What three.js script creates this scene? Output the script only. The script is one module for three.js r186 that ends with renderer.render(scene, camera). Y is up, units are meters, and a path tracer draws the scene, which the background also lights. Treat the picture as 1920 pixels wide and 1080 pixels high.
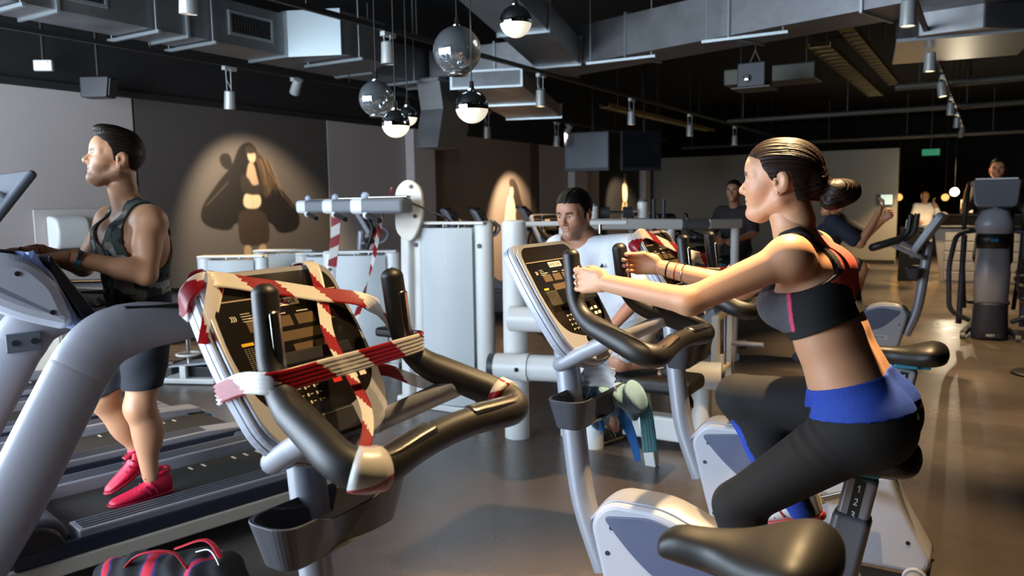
import * as THREE from 'three';
import { RoundedBoxGeometry } from 'three/addons/geometries/RoundedBoxGeometry.js';
import { mergeGeometries } from 'three/addons/utils/BufferGeometryUtils.js';
import { RectAreaLightUniformsLib } from 'three/addons/lights/RectAreaLightUniformsLib.js';
import { TextGeometry } from 'three/addons/geometries/TextGeometry.js';
import { FontLoader } from 'three/addons/loaders/FontLoader.js';

// ---------------------------------------------------------------- camera, sky, lights, exposure
const scene = new THREE.Scene();
const camera = new THREE.PerspectiveCamera(2 * Math.atan(540 / 1480) * 180 / Math.PI, 16 / 9, 0.05, 120);
camera.position.set(0, 1.57, 0);
camera.rotation.order = 'YXZ';
camera.rotation.set(-Math.atan(160 / 1480), 31.1 * Math.PI / 180, -0.015);
camera.focus = 2.45; camera.userData.fStop = 4;
scene.background = new THREE.Color(0.62, 0.78, 1.0);            // bright overcast sky outside the windows
const renderer = new THREE.WebGLRenderer({ antialias: true });
renderer.toneMapping = THREE.LinearToneMapping;
renderer.toneMappingExposure = 1.0;
renderer.shadowMap.enabled = true;
RectAreaLightUniformsLib.init();
const DAY = new THREE.Color(0.70, 0.84, 1.0), WARM = new THREE.Color(1.0, 0.68, 0.34), WARM2 = new THREE.Color(1.0, 0.8, 0.56);
const WINDOWS = [   // daylight openings: [axis, wall position, from, to, sill, head]
  ['z', 1.2, -7.6, -5.3, 0.2, 3.2], ['z', 1.2, -5.0, -2.7, 0.2, 3.2], ['x', -8, -1.4, 0.7, 0.2, 3.2],
];
const DAYLIGHT = 20;
for (const [ax, w, a, b, y0, y1] of WINDOWS) {                  // soft sky light through each opening
  const l = new THREE.RectAreaLight(DAY, DAYLIGHT, b - a - 0.1, y1 - y0 - 0.1);
  l.name = 'window_daylight';
  if (ax === 'z') { l.position.set((a + b) / 2, (y0 + y1) / 2, w - 0.04); l.lookAt((a + b) / 2, (y0 + y1) / 2, -50); }
  else { l.position.set(w + 0.04, (y0 + y1) / 2, (a + b) / 2); l.lookAt(50, (y0 + y1) / 2, (a + b) / 2); }
  scene.add(l);
}

// ---------------------------------------------------------------- helpers
const V = (x, y, z) => new THREE.Vector3(x, y, z), PI = Math.PI;
let seed = 7;
const rnd = () => { seed = (seed * 1664525 + 1013904223) >>> 0; return seed / 4294967296; };
const lerp = (a, b, t) => a + (b - a) * t, clamp = (x, a, b) => Math.min(b, Math.max(a, x)), sst = (a, b, x) => { const t = clamp((x - a) / (b - a), 0, 1); return t * t * (3 - 2 * t); };
const hash = (x, y, z) => { let h = Math.imul(x, 374761393) ^ Math.imul(y, 668265263) ^ Math.imul(z, 2147483647 - 19); h = Math.imul(h ^ (h >>> 13), 1274126177); return ((h ^ (h >>> 16)) >>> 0) / 4294967296; };
function noise(x, y, z) {
  const i = Math.floor(x), j = Math.floor(y), k = Math.floor(z), f = (t) => t * t * (3 - 2 * t), u = f(x - i), v = f(y - j), w = f(z - k);
  let s = 0;
  for (let a = 0; a < 2; a++) for (let b = 0; b < 2; b++) for (let c = 0; c < 2; c++) s += hash(i + a, j + b, k + c) * (a ? u : 1 - u) * (b ? v : 1 - v) * (c ? w : 1 - w);
  return s;
}
const taken = new Map();
function numbered(n) { const k = taken.get(n) ?? 0; taken.set(n, k + 1); return k ? n + '_' + String(k).padStart(3, '0') : n; }
function thing(name, label, category, pos = [0, 0, 0], turn = 0, group) {
  const o = new THREE.Group(); o.name = numbered(name); o.position.set(...pos); o.rotation.y = turn;
  o.userData = { label, category }; if (group) o.userData.group = group;
  scene.add(o); return o;
}
function part(parent, name, geo, m, label) {
  const o = new THREE.Mesh(geo, m); o.name = name; o.castShadow = o.receiveShadow = true;
  if (label) o.userData.label = label;
  parent.add(o); return o;
}
function solo(name, label, category, geo, m, pos = [0, 0, 0], group, turn = 0) {
  const o = new THREE.Mesh(geo, m); o.name = numbered(name); o.position.set(...pos); o.rotation.y = turn; o.castShadow = o.receiveShadow = true;
  o.userData = { label, category }; if (group) o.userData.group = group;
  scene.add(o); return o;
}
function struct(name, geo, m, parent) {
  const o = new THREE.Mesh(geo, m); o.name = parent ? name : numbered(name); o.castShadow = o.receiveShadow = true;
  if (!parent) o.userData.kind = 'structure';
  (parent ?? scene).add(o); return o;
}
function copyOf(o, pos, turn, label, group) {
  const c = o.clone(); c.name = numbered(o.name.replace(/_\d{3}$/, '')); c.userData = { ...o.userData }; c.position.set(...pos); c.rotation.y = turn;
  if (label) c.userData.label = label;
  if (group) c.userData.group = group;
  scene.add(c); return c;
}
// geometry
const clean = (g) => { const h = g.index ? g.toNonIndexed() : g; for (const n of Object.keys(h.attributes)) if (!['position', 'normal', 'uv'].includes(n)) h.deleteAttribute(n); if (!h.attributes.uv) h.setAttribute('uv', new THREE.BufferAttribute(new Float32Array(h.attributes.position.count * 2), 2)); if (!h.attributes.normal) h.computeVertexNormals(); h.morphAttributes = {}; return h; };
const merge = (...gs) => mergeGeometries(gs.flat().map(clean));
const box = (w, h, d, x = 0, y = 0, z = 0, r = 0.006) => (r ? new RoundedBoxGeometry(w, h, d, 2, Math.min(r, w / 2.01, h / 2.01, d / 2.01)) : new THREE.BoxGeometry(w, h, d)).translate(x, y, z);
const bx = (x0, x1, y0, y1, z0, z1, r = 0.004) => box(x1 - x0, y1 - y0, z1 - z0, (x0 + x1) / 2, (y0 + y1) / 2, (z0 + z1) / 2, r);
const sph = (r, x = 0, y = 0, z = 0, w = 20, h = 14) => new THREE.SphereGeometry(r, w, h).translate(x, y, z);
function bar(a, b, r, r2 = r, n = 14) {
  const A = V(...a), B = V(...b), d = B.clone().sub(A), L = d.length(), g = new THREE.CylinderGeometry(r2, r, L, n);
  g.applyQuaternion(new THREE.Quaternion().setFromUnitVectors(V(0, 1, 0), d.normalize()));
  return g.translate((A.x + B.x) / 2, (A.y + B.y) / 2, (A.z + B.z) / 2);
}
function beam(a, b, w, h, r = 0.004, roll = 0) {      // a rectangular bar from a to b, w across, h high
  const A = V(...a), B = V(...b), d = B.clone().sub(A), L = d.length(); d.normalize();
  const side = Math.abs(d.y) > 0.99 ? V(1, 0, 0) : V(0, 1, 0).cross(d).normalize(), up = d.clone().cross(side);
  const g = (r ? new RoundedBoxGeometry(w, h, L, 1, Math.min(r, w / 2.01, h / 2.01)) : new THREE.BoxGeometry(w, h, L)).rotateZ(roll);
  return g.applyMatrix4(new THREE.Matrix4().makeBasis(side, up, d)).translate((A.x + B.x) / 2, (A.y + B.y) / 2, (A.z + B.z) / 2);
}
function rounded(pts, cr, n = 8) {                    // polyline with rounded corners as a dense list of points
  const P = pts.map((p) => V(...p)), out = [P[0]];
  for (let i = 1; i < P.length - 1; i++) {
    const a = P[i].clone().sub(P[i - 1]), b = P[i + 1].clone().sub(P[i]), c = Math.min(Array.isArray(cr) ? cr[i] : cr, a.length() * 0.48, b.length() * 0.48);
    const s = P[i].clone().sub(a.normalize().multiplyScalar(c)), e = P[i].clone().add(b.normalize().multiplyScalar(c));
    for (let k = 0; k <= n; k++) { const t = k / n; out.push(s.clone().multiplyScalar((1 - t) ** 2).add(P[i].clone().multiplyScalar(2 * t * (1 - t))).add(e.clone().multiplyScalar(t * t))); }
  }
  out.push(P[P.length - 1]); return out;
}
const spline = (pts, n = 24, closed = false) => new THREE.CatmullRomCurve3(pts.map((p) => V(...p)), closed, 'centripetal').getPoints(n);
function sweep(pts, rad, { seg = 14, flat = 1, up = null, round = 0.5, closed = false } = {}) {   // tube of changing radius with rounded ends
  const P = pts.map((p) => (p.isVector3 ? p.clone() : V(...p))), n = P.length, pos = [], idx = [], len = [0];
  for (let i = 1; i < n; i++) len.push(len[i - 1] + P[i].distanceTo(P[i - 1]));
  const L = len[n - 1], R = typeof rad === 'function' ? rad : Array.isArray(rad) ? (t) => lerp(rad[0], rad[1], t) : () => rad;
  let rings = P.map((p, i) => ({ p, r: R(len[i] / L), t: P[closed ? (i + 1) % n : Math.min(i + 1, n - 1)].clone().sub(P[closed ? (i + n - 1) % n : Math.max(i - 1, 0)]).normalize() }));
  if (!closed && round > 0) {
    const cap = (r, dir) => [0.35, 0.7, 0.93].map((s) => ({ p: r.p.clone().addScaledVector(r.t, dir * r.r * round * Math.sqrt(1 - (1 - s) ** 2) * 0 + dir * r.r * round * s), r: r.r * Math.sqrt(Math.max(0.02, 1 - s * s)), t: r.t }));
    rings = [...cap(rings[0], -1).reverse(), ...rings, ...cap(rings[n - 1], 1)];
  }
  let N = up ? V(...up) : Math.abs(rings[0].t.y) < 0.9 ? V(0, 1, 0) : V(1, 0, 0);
  for (const r of rings) {
    N = N.clone().addScaledVector(r.t, -N.dot(r.t)).normalize();
    const B = r.t.clone().cross(N), base = up ? V(...up).addScaledVector(r.t, -V(...up).dot(r.t)).normalize() : N; if (up) { N = base; B.copy(r.t).cross(N); }
    for (let k = 0; k < seg; k++) { const a = (k / seg) * 2 * PI; const q = r.p.clone().addScaledVector(N, Math.cos(a) * r.r * flat).addScaledVector(B, Math.sin(a) * r.r); pos.push(q.x, q.y, q.z); }
  }
  const m = rings.length;
  for (let i = 0; i < (closed ? m : m - 1); i++) for (let k = 0; k < seg; k++) { const a = i * seg + k, b = i * seg + (k + 1) % seg, c = ((i + 1) % m) * seg + k, d = ((i + 1) % m) * seg + (k + 1) % seg; idx.push(a, b, c, b, d, c); }
  if (!closed) for (const [ring, s] of [[0, 1], [m - 1, -1]]) {
    const c = pos.length / 3, p = rings[ring].p; pos.push(p.x, p.y, p.z);
    for (let k = 0; k < seg; k++) { const a = ring * seg + k, b = ring * seg + (k + 1) % seg; s > 0 ? idx.push(c, b, a) : idx.push(c, a, b); }
  }
  const g = new THREE.BufferGeometry(); g.setAttribute('position', new THREE.Float32BufferAttribute(pos, 3)); g.setIndex(idx); g.computeVertexNormals();
  g.setAttribute('uv', new THREE.Float32BufferAttribute(new Float32Array(pos.length / 3 * 2), 2)); return g;
}
function shapeOf(pts, r = 0.02) {                     // closed 2D outline with rounded corners
  const n = pts.length, s = new THREE.Shape();
  for (let i = 0; i < n; i++) {
    const [ax, ay] = pts[(i + n - 1) % n], [bx_, by, br] = pts[i], [cx, cy] = pts[(i + 1) % n], la = Math.hypot(bx_ - ax, by - ay), lc = Math.hypot(cx - bx_, cy - by), q = Math.min(br ?? r, la * 0.48, lc * 0.48);
    const sx = bx_ + (ax - bx_) * q / la, sy = by + (ay - by) * q / la, ex = bx_ + (cx - bx_) * q / lc, ey = by + (cy - by) * q / lc;
    if (i) s.lineTo(sx, sy); else s.moveTo(sx, sy);
    s.quadraticCurveTo(bx_, by, ex, ey);
  }
  s.closePath(); return s;
}
function ext(pts, depth, bevel = 0.008, r = 0.02, holes = []) {   // outline in x,y pushed out along z, centred on z = 0
  const s = pts.isShape ? pts : shapeOf(pts, r); s.holes = holes.map((h) => shapeOf(h, 0.01));
  return new THREE.ExtrudeGeometry(s, { depth: depth - 2 * bevel, bevelEnabled: bevel > 0, bevelThickness: bevel, bevelSize: bevel, bevelOffset: -bevel, bevelSegments: 3, curveSegments: 8 }).translate(0, 0, -(depth - 2 * bevel) / 2);
}
const lathe = (pts, n = 28) => new THREE.LatheGeometry(pts.map((p) => new THREE.Vector2(...p)), n);
function ribbon(pts, across, w, pleats = 0, uvLen = 0.22) {   // a strip of tape along pts, w wide in the direction across
  const P = spline(pts, Math.max(8, pts.length * 10)), pos = [], uv = [], idx = [], K = pleats ? 10 : 1; let L = 0;
  P.forEach((p, i) => {
    if (i) L += p.distanceTo(P[i - 1]);
    const t = P[Math.min(i + 1, P.length - 1)].clone().sub(P[Math.max(0, i - 1)]).normalize(), A = typeof across === 'function' ? across(i / (P.length - 1)) : V(...across);
    A.addScaledVector(t, -A.dot(t)).normalize(); const N = t.clone().cross(A), ww = typeof w === 'function' ? w(i / (P.length - 1)) : w;
    for (let k = 0; k <= K; k++) { const s = k / K - 0.5, q = p.clone().addScaledVector(A, s * ww).addScaledVector(N, pleats * ((k % 2) - 0.5)); pos.push(q.x, q.y, q.z); uv.push(L / uvLen + s * 0.25 + (pleats ? Math.sin(k * 2.3) * 0.022 : 0), k / K); }
    if (i) for (let k = 0; k < K; k++) { const a = (i - 1) * (K + 1) + k, b = a + 1, c = i * (K + 1) + k, d = c + 1; idx.push(a, b, c, b, d, c); }
  });
  const g = new THREE.BufferGeometry(); g.setAttribute('position', new THREE.Float32BufferAttribute(pos, 3)); g.setAttribute('uv', new THREE.Float32BufferAttribute(uv, 2)); g.setIndex(idx); g.computeVertexNormals(); return g;
}
// textures
function canvasTex(w, h, draw, repeat) {
  const c = document.createElement('canvas'); c.width = w; c.height = h; draw(c.getContext('2d'), w, h);
  const t = new THREE.CanvasTexture(c); t.colorSpace = THREE.SRGBColorSpace; if (repeat) { t.wrapS = t.wrapT = THREE.RepeatWrapping; t.repeat.set(...repeat); } return t;
}
function dataTex(n, f, srgb = false, repeat = [1, 1]) {
  const d = new Uint8Array(n * n * 4);
  for (let y = 0; y < n; y++) for (let x = 0; x < n; x++) { const c = f(x / n, y / n, x, y), o = (y * n + x) * 4; for (let k = 0; k < 3; k++) d[o + k] = clamp(Math.round((c.length ? c[k] : c) * 255), 0, 255); d[o + 3] = 255; }
  const t = new THREE.DataTexture(d, n, n); t.magFilter = THREE.LinearFilter; t.wrapS = t.wrapT = THREE.RepeatWrapping; t.repeat.set(...repeat); if (srgb) t.colorSpace = THREE.SRGBColorSpace; t.needsUpdate = true; return t;
}
const wrapNoise = (u, v, s, z) => { const a = u * s, b = v * s, k = s; const n = (x, y) => noise(x, y, z); const fx = u, fy = v; return (n(a, b) * (1 - fx) + n(a - k, b) * fx) * (1 - fy) + (n(a, b - k) * (1 - fx) + n(a - k, b - k) * fx) * fy; };
function boxUV(g, s = 1) {                            // texture coordinates in metres by the main direction of each face
  const h = clean(g), p = h.attributes.position, uv = new Float32Array(p.count * 2), a = V(), b = V(), c = V();
  for (let i = 0; i < p.count; i += 3) {
    a.fromBufferAttribute(p, i); b.fromBufferAttribute(p, i + 1); c.fromBufferAttribute(p, i + 2);
    const n = b.clone().sub(a).cross(c.clone().sub(a)), ax = Math.abs(n.x), ay = Math.abs(n.y), az = Math.abs(n.z);
    [a, b, c].forEach((q, k) => { const [u, v] = ax > ay && ax > az ? [q.z, q.y] : ay > az ? [q.x, q.z] : [q.x, q.y]; uv[(i + k) * 2] = u * s; uv[(i + k) * 2 + 1] = v * s; });
  }
  h.setAttribute('uv', new THREE.BufferAttribute(uv, 2)); return h;
}
// materials
const std = (c, rough = 0.5, metal = 0, more = {}) => new THREE.MeshStandardMaterial({ color: c, roughness: rough, metalness: metal, side: THREE.DoubleSide, ...more });
const phy = (c, rough, more = {}) => new THREE.MeshPhysicalMaterial({ color: c, roughness: rough, side: THREE.DoubleSide, ...more });
const grainT = dataTex(256, (u, v, x, y) => 0.35 * hash(x, y, 1) + 0.65 * wrapNoise(u, v, 48, 2), false, [6, 6]);
const M = {
  silver: std(0x94969e, 0.36, 0.3), silverDark: std(0x6f7178, 0.4, 0.3), hullBlue: std(0x49506a, 0.45), hullWhite: std(0xa3a5ae, 0.42), pearl: std(0x9fa2ad, 0.35, 0.1),
  rubber: std(0x121110, 0.48, 0, { bumpMap: grainT, bumpScale: 0.0004 }), blackPlastic: std(0x17171a, 0.38), greyPlastic: std(0x33353c, 0.45), steel: std(0xb8b4ac, 0.22, 1), chrome: std(0xe6e6e6, 0.05, 1),
  saddle: std(0x110f0e, 0.46, 0, { bumpMap: grainT, bumpScale: 0.0005 }), white: std(0xd9dad8, 0.35), cream: std(0xc9bfae, 0.5), whiteWarm: std(0xd6cfc2, 0.4),
  tread: std(0x8f8f96, 0.4, 0.1), treadDark: std(0x45484f, 0.5), belt: std(0x26231f, 0.72), navy: std(0x23283a, 0.5), teal: std(0x2a7c93, 0.4), blueCap: std(0x2f6f9c, 0.35),
  black: std(0x0c0b0b, 0.7), darkWall: std(0x1a1716, 0.85), ceil: std(0x0d0c0c, 0.95), pipe: std(0x5d5a52, 0.55, 0.3), pipeBlack: std(0x141313, 0.5), grey: std(0x6d7075, 0.5),
  red: std(0xb0182a, 0.5), glow: std(0xfff0d0, 0.5, 0, { emissive: new THREE.Color(1, 0.72, 0.36), emissiveIntensity: 6 }),
};
// ---------------------------------------------------------------- the room
const CH = 4.2;
const floorC = dataTex(1024, (u, v, x, y) => { const n = wrapNoise(u, v, 7, 3) * 0.5 + wrapNoise(u, v, 23, 5) * 0.3 + wrapNoise(u, v, 90, 9) * 0.2, s = sst(0.55, 0.8, wrapNoise(u, v, 12, 21)) * 0.05, g = 0.25 + n * 0.13 + s + (hash(x, y, 4) - 0.5) * 0.02; return [g * 1.08, g * 0.98, g * 0.92]; }, true, [1 / 6, 1 / 6]);
const floorR = dataTex(512, (u, v, x, y) => 0.17 + 0.16 * wrapNoise(u, v, 9, 33) + 0.1 * wrapNoise(u, v, 60, 35) + 0.03 * hash(x, y, 8), false, [1 / 6, 1 / 6]);
M.floor = std(0xffffff, 1, 0, { map: floorC, roughnessMap: floorR, bumpMap: floorR, bumpScale: 0.0002 });
struct('floor', boxUV(bx(-8.3, 8, -0.3, 0, -30, 5, 0)), M.floor);
struct('ceiling', bx(-8.3, 8, CH, CH + 0.3, -30, 5, 0), M.ceil);
const wallB = std(0x1d1a19, 0.9);
function wallWith(name, ax, w, out, a, b, openings) {    // a wall of real thickness around its window openings
  const gs = [], put = (p, q, y0, y1) => { if (q - p > 0.01) gs.push(ax === 'z' ? bx(p, q, y0, y1, Math.min(w, w + out), Math.max(w, w + out), 0) : bx(Math.min(w, w + out), Math.max(w, w + out), y0, y1, p, q, 0)); };
  let at = a;
  for (const [, , p, q, y0, y1] of openings) { put(at, p, 0, CH); put(p, q, 0, y0); put(p, q, y1, CH); at = q; }
  put(at, b, 0, CH);
  struct(name, merge(gs), wallB);
}
wallWith('wall_front', 'z', 1.2, 0.3, -8.3, -2.2, WINDOWS.filter((o) => o[0] === 'z')); wallWith('wall_return', 'x', -2.2, -0.3, 1.5, 4.8, []); wallWith('wall_rear', 'z', 4.5, 0.3, -2.2, 8, []);
wallWith('wall_left', 'x', -8, -0.3, -30, 1.2, WINDOWS.filter((o) => o[0] === 'x'));
wallWith('wall_right', 'x', 7.7, 0.3, -30, 4.5, []);
wallWith('wall_back', 'z', -29.7, -0.3, -8, 7.7, []);
M.paneGlass = phy(0xffffff, 0.02, { transmission: 1, thickness: 0, ior: 1.45 });
WINDOWS.forEach(([ax, w, a, b, y0, y1], i) => {
  const g = new THREE.Group(); g.name = 'window_' + (i + 1); g.userData.kind = 'structure'; scene.add(g);
  const mk = (p, q, r, s, t) => (ax === 'z' ? bx(p, q, r, s, w + 0.1 - t / 2, w + 0.1 + t / 2, 0.004) : bx(w - 0.1 - t / 2, w - 0.1 + t / 2, r, s, p, q, 0.004));
  for (const [p, q, r, s] of [[a, b, y0, y0 + 0.07], [a, b, y1 - 0.07, y1], [a, a + 0.07, y0 + 0.07, y1 - 0.07], [b - 0.07, b, y0 + 0.07, y1 - 0.07], [(a + b) / 2 - 0.03, (a + b) / 2 + 0.03, y0 + 0.07, y1 - 0.07]]) struct('frame_bar', mk(p, q, r, s, 0.09), M.greyPlastic, g);
  for (const [p, q] of [[a + 0.07, (a + b) / 2 - 0.03], [(a + b) / 2 + 0.03, b - 0.07]]) struct('pane', mk(p, q, y0 + 0.07, y1 - 0.07, 0.01), M.paneGlass, g);
});
// panels, murals and columns along the left wall
const panelN = dataTex(256, (u, v, x, y) => 0.9 + 0.06 * wrapNoise(u, v, 6, 41) + 0.04 * hash(x, y, 43), false, [0.5, 0.5]);
M.panel = std(0xb5aaa5, 0.75, 0, { map: panelN }); M.panelLight = std(0xc4bab4, 0.7, 0, { map: panelN }); M.panelBack = std(0x8a857a, 0.8, 0, { map: panelN });
const PH = 2.75, WX = -8;
const panelAt = (z0, z1, t, m) => boxUV(bx(WX + 0.001, WX + t, 0.08, PH, z1, z0, 0.006));
for (const [z0, z1, l] of [[-1.7, -3.55, 'grey wall panel next to the window'], [-3.57, -5.33, 'grey wall panel behind the man on the treadmill'], [-8.27, -9.98, 'grey wall panel between the hooded figure mural and the pale column'], [-14.39, -15.64, 'grey wall panel right of the seated figure mural'], [-16.32, -17.28, 'narrow grey wall panel beside the small statue mural']])
  solo('wall_panel', l, 'panel', panelAt(z0, z1, 0.035), M.panel, [0, 0, 0], 'wall panels');
solo('wall_column', 'pale square column on the wall beside the silver duct drop', 'column', boxUV(bx(WX + 0.001, WX + 0.2, 0, PH, -10.56, -10.0, 0.01)), M.panelLight);
solo('wall_column', 'pale narrow column on the wall behind the hanging screens', 'column', boxUV(bx(WX + 0.001, WX + 0.2, 0, PH, -16.3, -15.66, 0.01)), M.panelLight);
solo('wall_column', 'thin pale column in the far left corner', 'column', boxUV(bx(WX + 0.001, WX + 0.2, 0, PH, -20.2, -19.85, 0.01)), M.panelLight);
struct('trim_1', bx(WX + 0.001, WX + 0.06, PH + 0.005, PH + 0.07, -20.4, -1.6, 0.004), M.darkWall);
struct('baseboard_left', bx(WX + 0.001, WX + 0.03, 0.001, 0.078, -20.4, 1.1, 0.004), M.darkWall);
const blob = (c, pts, fill) => { c.fillStyle = fill; c.beginPath(); pts.forEach(([x, y], i) => { const [nx, ny] = pts[(i + 1) % pts.length]; if (!i) c.moveTo((x + nx) / 2, (y + ny) / 2); else c.quadraticCurveTo(x, y, (x + nx) / 2, (y + ny) / 2); }); const [x, y] = pts[0], [nx, ny] = pts[1]; c.quadraticCurveTo(x, y, (x + nx) / 2, (y + ny) / 2); c.fill(); };
const grain = (c, w, h, k) => { c.filter = 'none'; for (let i = 0; i < 9000; i++) { c.fillStyle = `rgba(${rnd() < 0.5 ? 0 : 255},${rnd() < 0.5 ? 0 : 240},${200},${0.02 * k})`; c.fillRect(rnd() * w, rnd() * h, 2, 2); } };
const mural1 = canvasTex(1024, 936, (c, w, h) => {       // hooded figure with an open robe on a dark ground; x runs along the wall
  c.fillStyle = '#57504b'; c.fillRect(0, 0, w, h); c.filter = 'blur(3px)';
  const X = (z) => (-5.34 - z) / 2.92 * w, Y = (y) => (PH - y) / PH * h, T = (pts) => pts.map(([z, y]) => [X(z), Y(y)]);
  blob(c, T([[-6.85, 2.36], [-6.97, 2.34], [-7.12, 2.0], [-7.4, 1.75], [-7.7, 1.45], [-7.68, 1.2], [-7.3, 1.15], [-7.2, 1.35], [-6.6, 1.35], [-6.55, 1.22], [-6.15, 1.3], [-6.1, 1.5], [-6.4, 1.85], [-6.62, 2.05], [-6.72, 2.28]]), '#16110f');
  blob(c, T([[-6.5, 2.0], [-6.42, 2.1], [-6.46, 2.2], [-6.6, 2.2], [-6.62, 2.0]]), '#16110f');
  blob(c, T([[-6.95, 2.3], [-7.18, 2.1], [-7.3, 1.9], [-7.25, 1.75], [-7.1, 1.6], [-7.05, 1.85]]), '#3d2f22');
  for (let i = 0; i < 26; i++) { c.strokeStyle = ['#5f4932', '#3c2e20', '#8a6d4c'][i % 3]; c.lineWidth = 2.5; c.beginPath(); const z = -7.0 - (i % 9) * 0.025; c.moveTo(X(z), Y(2.15)); c.quadraticCurveTo(X(z - 0.1), Y(1.95), X(z - 0.05 - rnd() * 0.2), Y(1.65 + rnd() * 0.2)); c.stroke(); }
  blob(c, T([[-6.86, 2.28], [-6.97, 2.27], [-7.0, 2.18], [-6.97, 2.1], [-6.9, 2.09], [-6.85, 2.16]]), '#b79f83');
  blob(c, T([[-6.82, 2.32], [-6.98, 2.33], [-7.01, 2.24], [-6.95, 2.22], [-6.84, 2.21]]), '#33291f');
  blob(c, T([[-6.87, 2.12], [-6.96, 2.1], [-7.0, 1.9], [-7.05, 1.75], [-6.8, 1.75], [-6.82, 1.95]]), '#a58b70');
  blob(c, T([[-6.74, 1.98], [-6.86, 1.9], [-6.92, 1.78], [-7.08, 1.86], [-7.1, 1.7], [-6.98, 1.68], [-6.85, 1.72], [-6.72, 1.72]]), '#2b2420');
  blob(c, T([[-6.77, 1.72], [-6.9, 1.68], [-7.05, 1.7], [-7.04, 1.5], [-6.74, 1.5]]), '#cbb391');
  c.fillStyle = '#b89a78'; c.fillRect(X(-6.9), Y(1.68), 4, Y(1.5) - Y(1.68));
  blob(c, T([[-6.68, 1.5], [-7.08, 1.5], [-7.16, 1.3], [-7.15, 1.12], [-7.12, 1.03], [-6.7, 1.02], [-6.66, 1.15], [-6.66, 1.35]]), '#33281d');
  blob(c, T([[-6.72, 1.04], [-6.86, 1.04], [-6.84, 0.85], [-6.86, 0.6], [-6.76, 0.6], [-6.74, 0.85]]), '#a88d6c');
  blob(c, T([[-6.96, 1.04], [-7.11, 1.04], [-7.07, 0.85], [-7.06, 0.6], [-6.97, 0.6], [-6.97, 0.85]]), '#a88d6c');
  c.strokeStyle = '#8f7553'; c.lineWidth = 3; c.beginPath(); c.moveTo(X(-7.3), Y(1.8)); c.lineTo(X(-7.6), Y(1.5)); c.stroke(); c.beginPath(); c.moveTo(X(-6.55), Y(1.85)); c.lineTo(X(-6.2), Y(1.55)); c.stroke();
  grain(c, w, h, 1);
});
const mural2 = canvasTex(1024, 752, (c, w, h) => {       // figure sitting with raised knees on a warm ground, dark side band
  c.fillStyle = '#857263'; c.fillRect(0, 0, w, h); c.filter = 'blur(4px)'; c.fillStyle = '#4a3d36'; c.fillRect(w * 0.9, 0, w * 0.1, h);
  const X = (z) => (-10.6 - z) / 3.78 * w, Y = (y) => (PH - y) / PH * h, T = (pts) => pts.map(([z, y]) => [X(z), Y(y)]);
  blob(c, T([[-13.05, 1.55], [-13.2, 1.75], [-13.4, 1.55], [-13.55, 1.3], [-13.75, 1.05], [-13.7, 0.7], [-13.0, 0.7], [-12.95, 1.1]]), '#dcc4a0');
  blob(c, T([[-13.18, 2.0], [-13.35, 2.02], [-13.5, 1.85], [-13.6, 1.6], [-13.7, 1.45], [-13.68, 1.25], [-13.45, 1.25], [-13.38, 1.5], [-13.25, 1.75], [-13.16, 1.9]]), '#3a2c22');
  blob(c, T([[-13.2, 1.85], [-13.32, 1.85], [-13.33, 1.68], [-13.24, 1.64], [-13.18, 1.73]]), '#d9bd97');
  blob(c, T([[-13.4, 1.4], [-13.65, 1.42], [-13.72, 1.15], [-13.5, 1.05], [-13.38, 1.2]]), '#4c3a2d');
  blob(c, T([[-13.6, 1.35], [-13.72, 1.3], [-13.78, 0.95], [-13.7, 0.75], [-13.64, 1.0]]), '#d2b48c');
  grain(c, w, h, 1);
});
const mural3 = canvasTex(640, 720, (c, w, h) => {        // small pale standing figure on black
  c.fillStyle = '#1c1816'; c.fillRect(0, 0, w, h); c.filter = 'blur(3px)';
  const X = (z) => (-17.3 - z) / 2.46 * w, Y = (y) => (PH - y) / PH * h, T = (pts) => pts.map(([z, y]) => [X(z), Y(y)]);
  blob(c, T([[-18.72, 2.25], [-18.86, 2.27], [-18.92, 2.1], [-18.85, 1.98], [-18.74, 2.02]]), '#a88a5e');
  blob(c, T([[-18.66, 2.0], [-18.95, 2.02], [-19.02, 1.75], [-18.96, 1.5], [-18.7, 1.5], [-18.66, 1.75]]), '#f0dcae');
  blob(c, T([[-18.64, 1.52], [-18.8, 1.52], [-18.8, 1.1], [-18.74, 0.85], [-18.62, 1.0]]), '#cfae78');
  blob(c, T([[-18.84, 1.52], [-18.99, 1.52], [-18.98, 1.15], [-18.84, 0.8], [-18.78, 0.85], [-18.86, 1.1]]), '#c9a770');
  grain(c, w, h, 0.6);
});
function mural(z0, z1, tex, label) {
  const t = thing('wall_mural', label, 'mural', [WX, 0, (z0 + z1) / 2], 0, 'photo murals on the wall'), w = Math.abs(z1 - z0) - 0.02;
  part(t, 'board', bx(0.001, 0.03, 0.08, PH, -w / 2, w / 2, 0.003), M.black);
  part(t, 'print', new THREE.PlaneGeometry(w, PH - 0.08).rotateY(PI / 2).translate(0.033, (PH + 0.08) / 2, 0), std(0xffffff, 0.6, 0, { map: tex }));
}
mural(-5.34, -8.26, mural1, 'dark wall mural of a hooded figure with an open robe');
mural(-10.6, -14.38, mural2, 'brown wall mural of a long-haired figure with raised knees');
mural(-17.3, -19.8, mural3, 'black wall mural with a small pale standing figure');
// far partition and the dark hall behind it
struct('wall_partition', boxUV(bx(-7.99, -1.85, 0, 2.7, -20.75, -20.5, 0.01)), M.panelBack);
struct('trim_2', bx(-7.99, -1.85, 0.001, 0.09, -20.5, -20.47, 0.004), M.darkWall);

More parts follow.
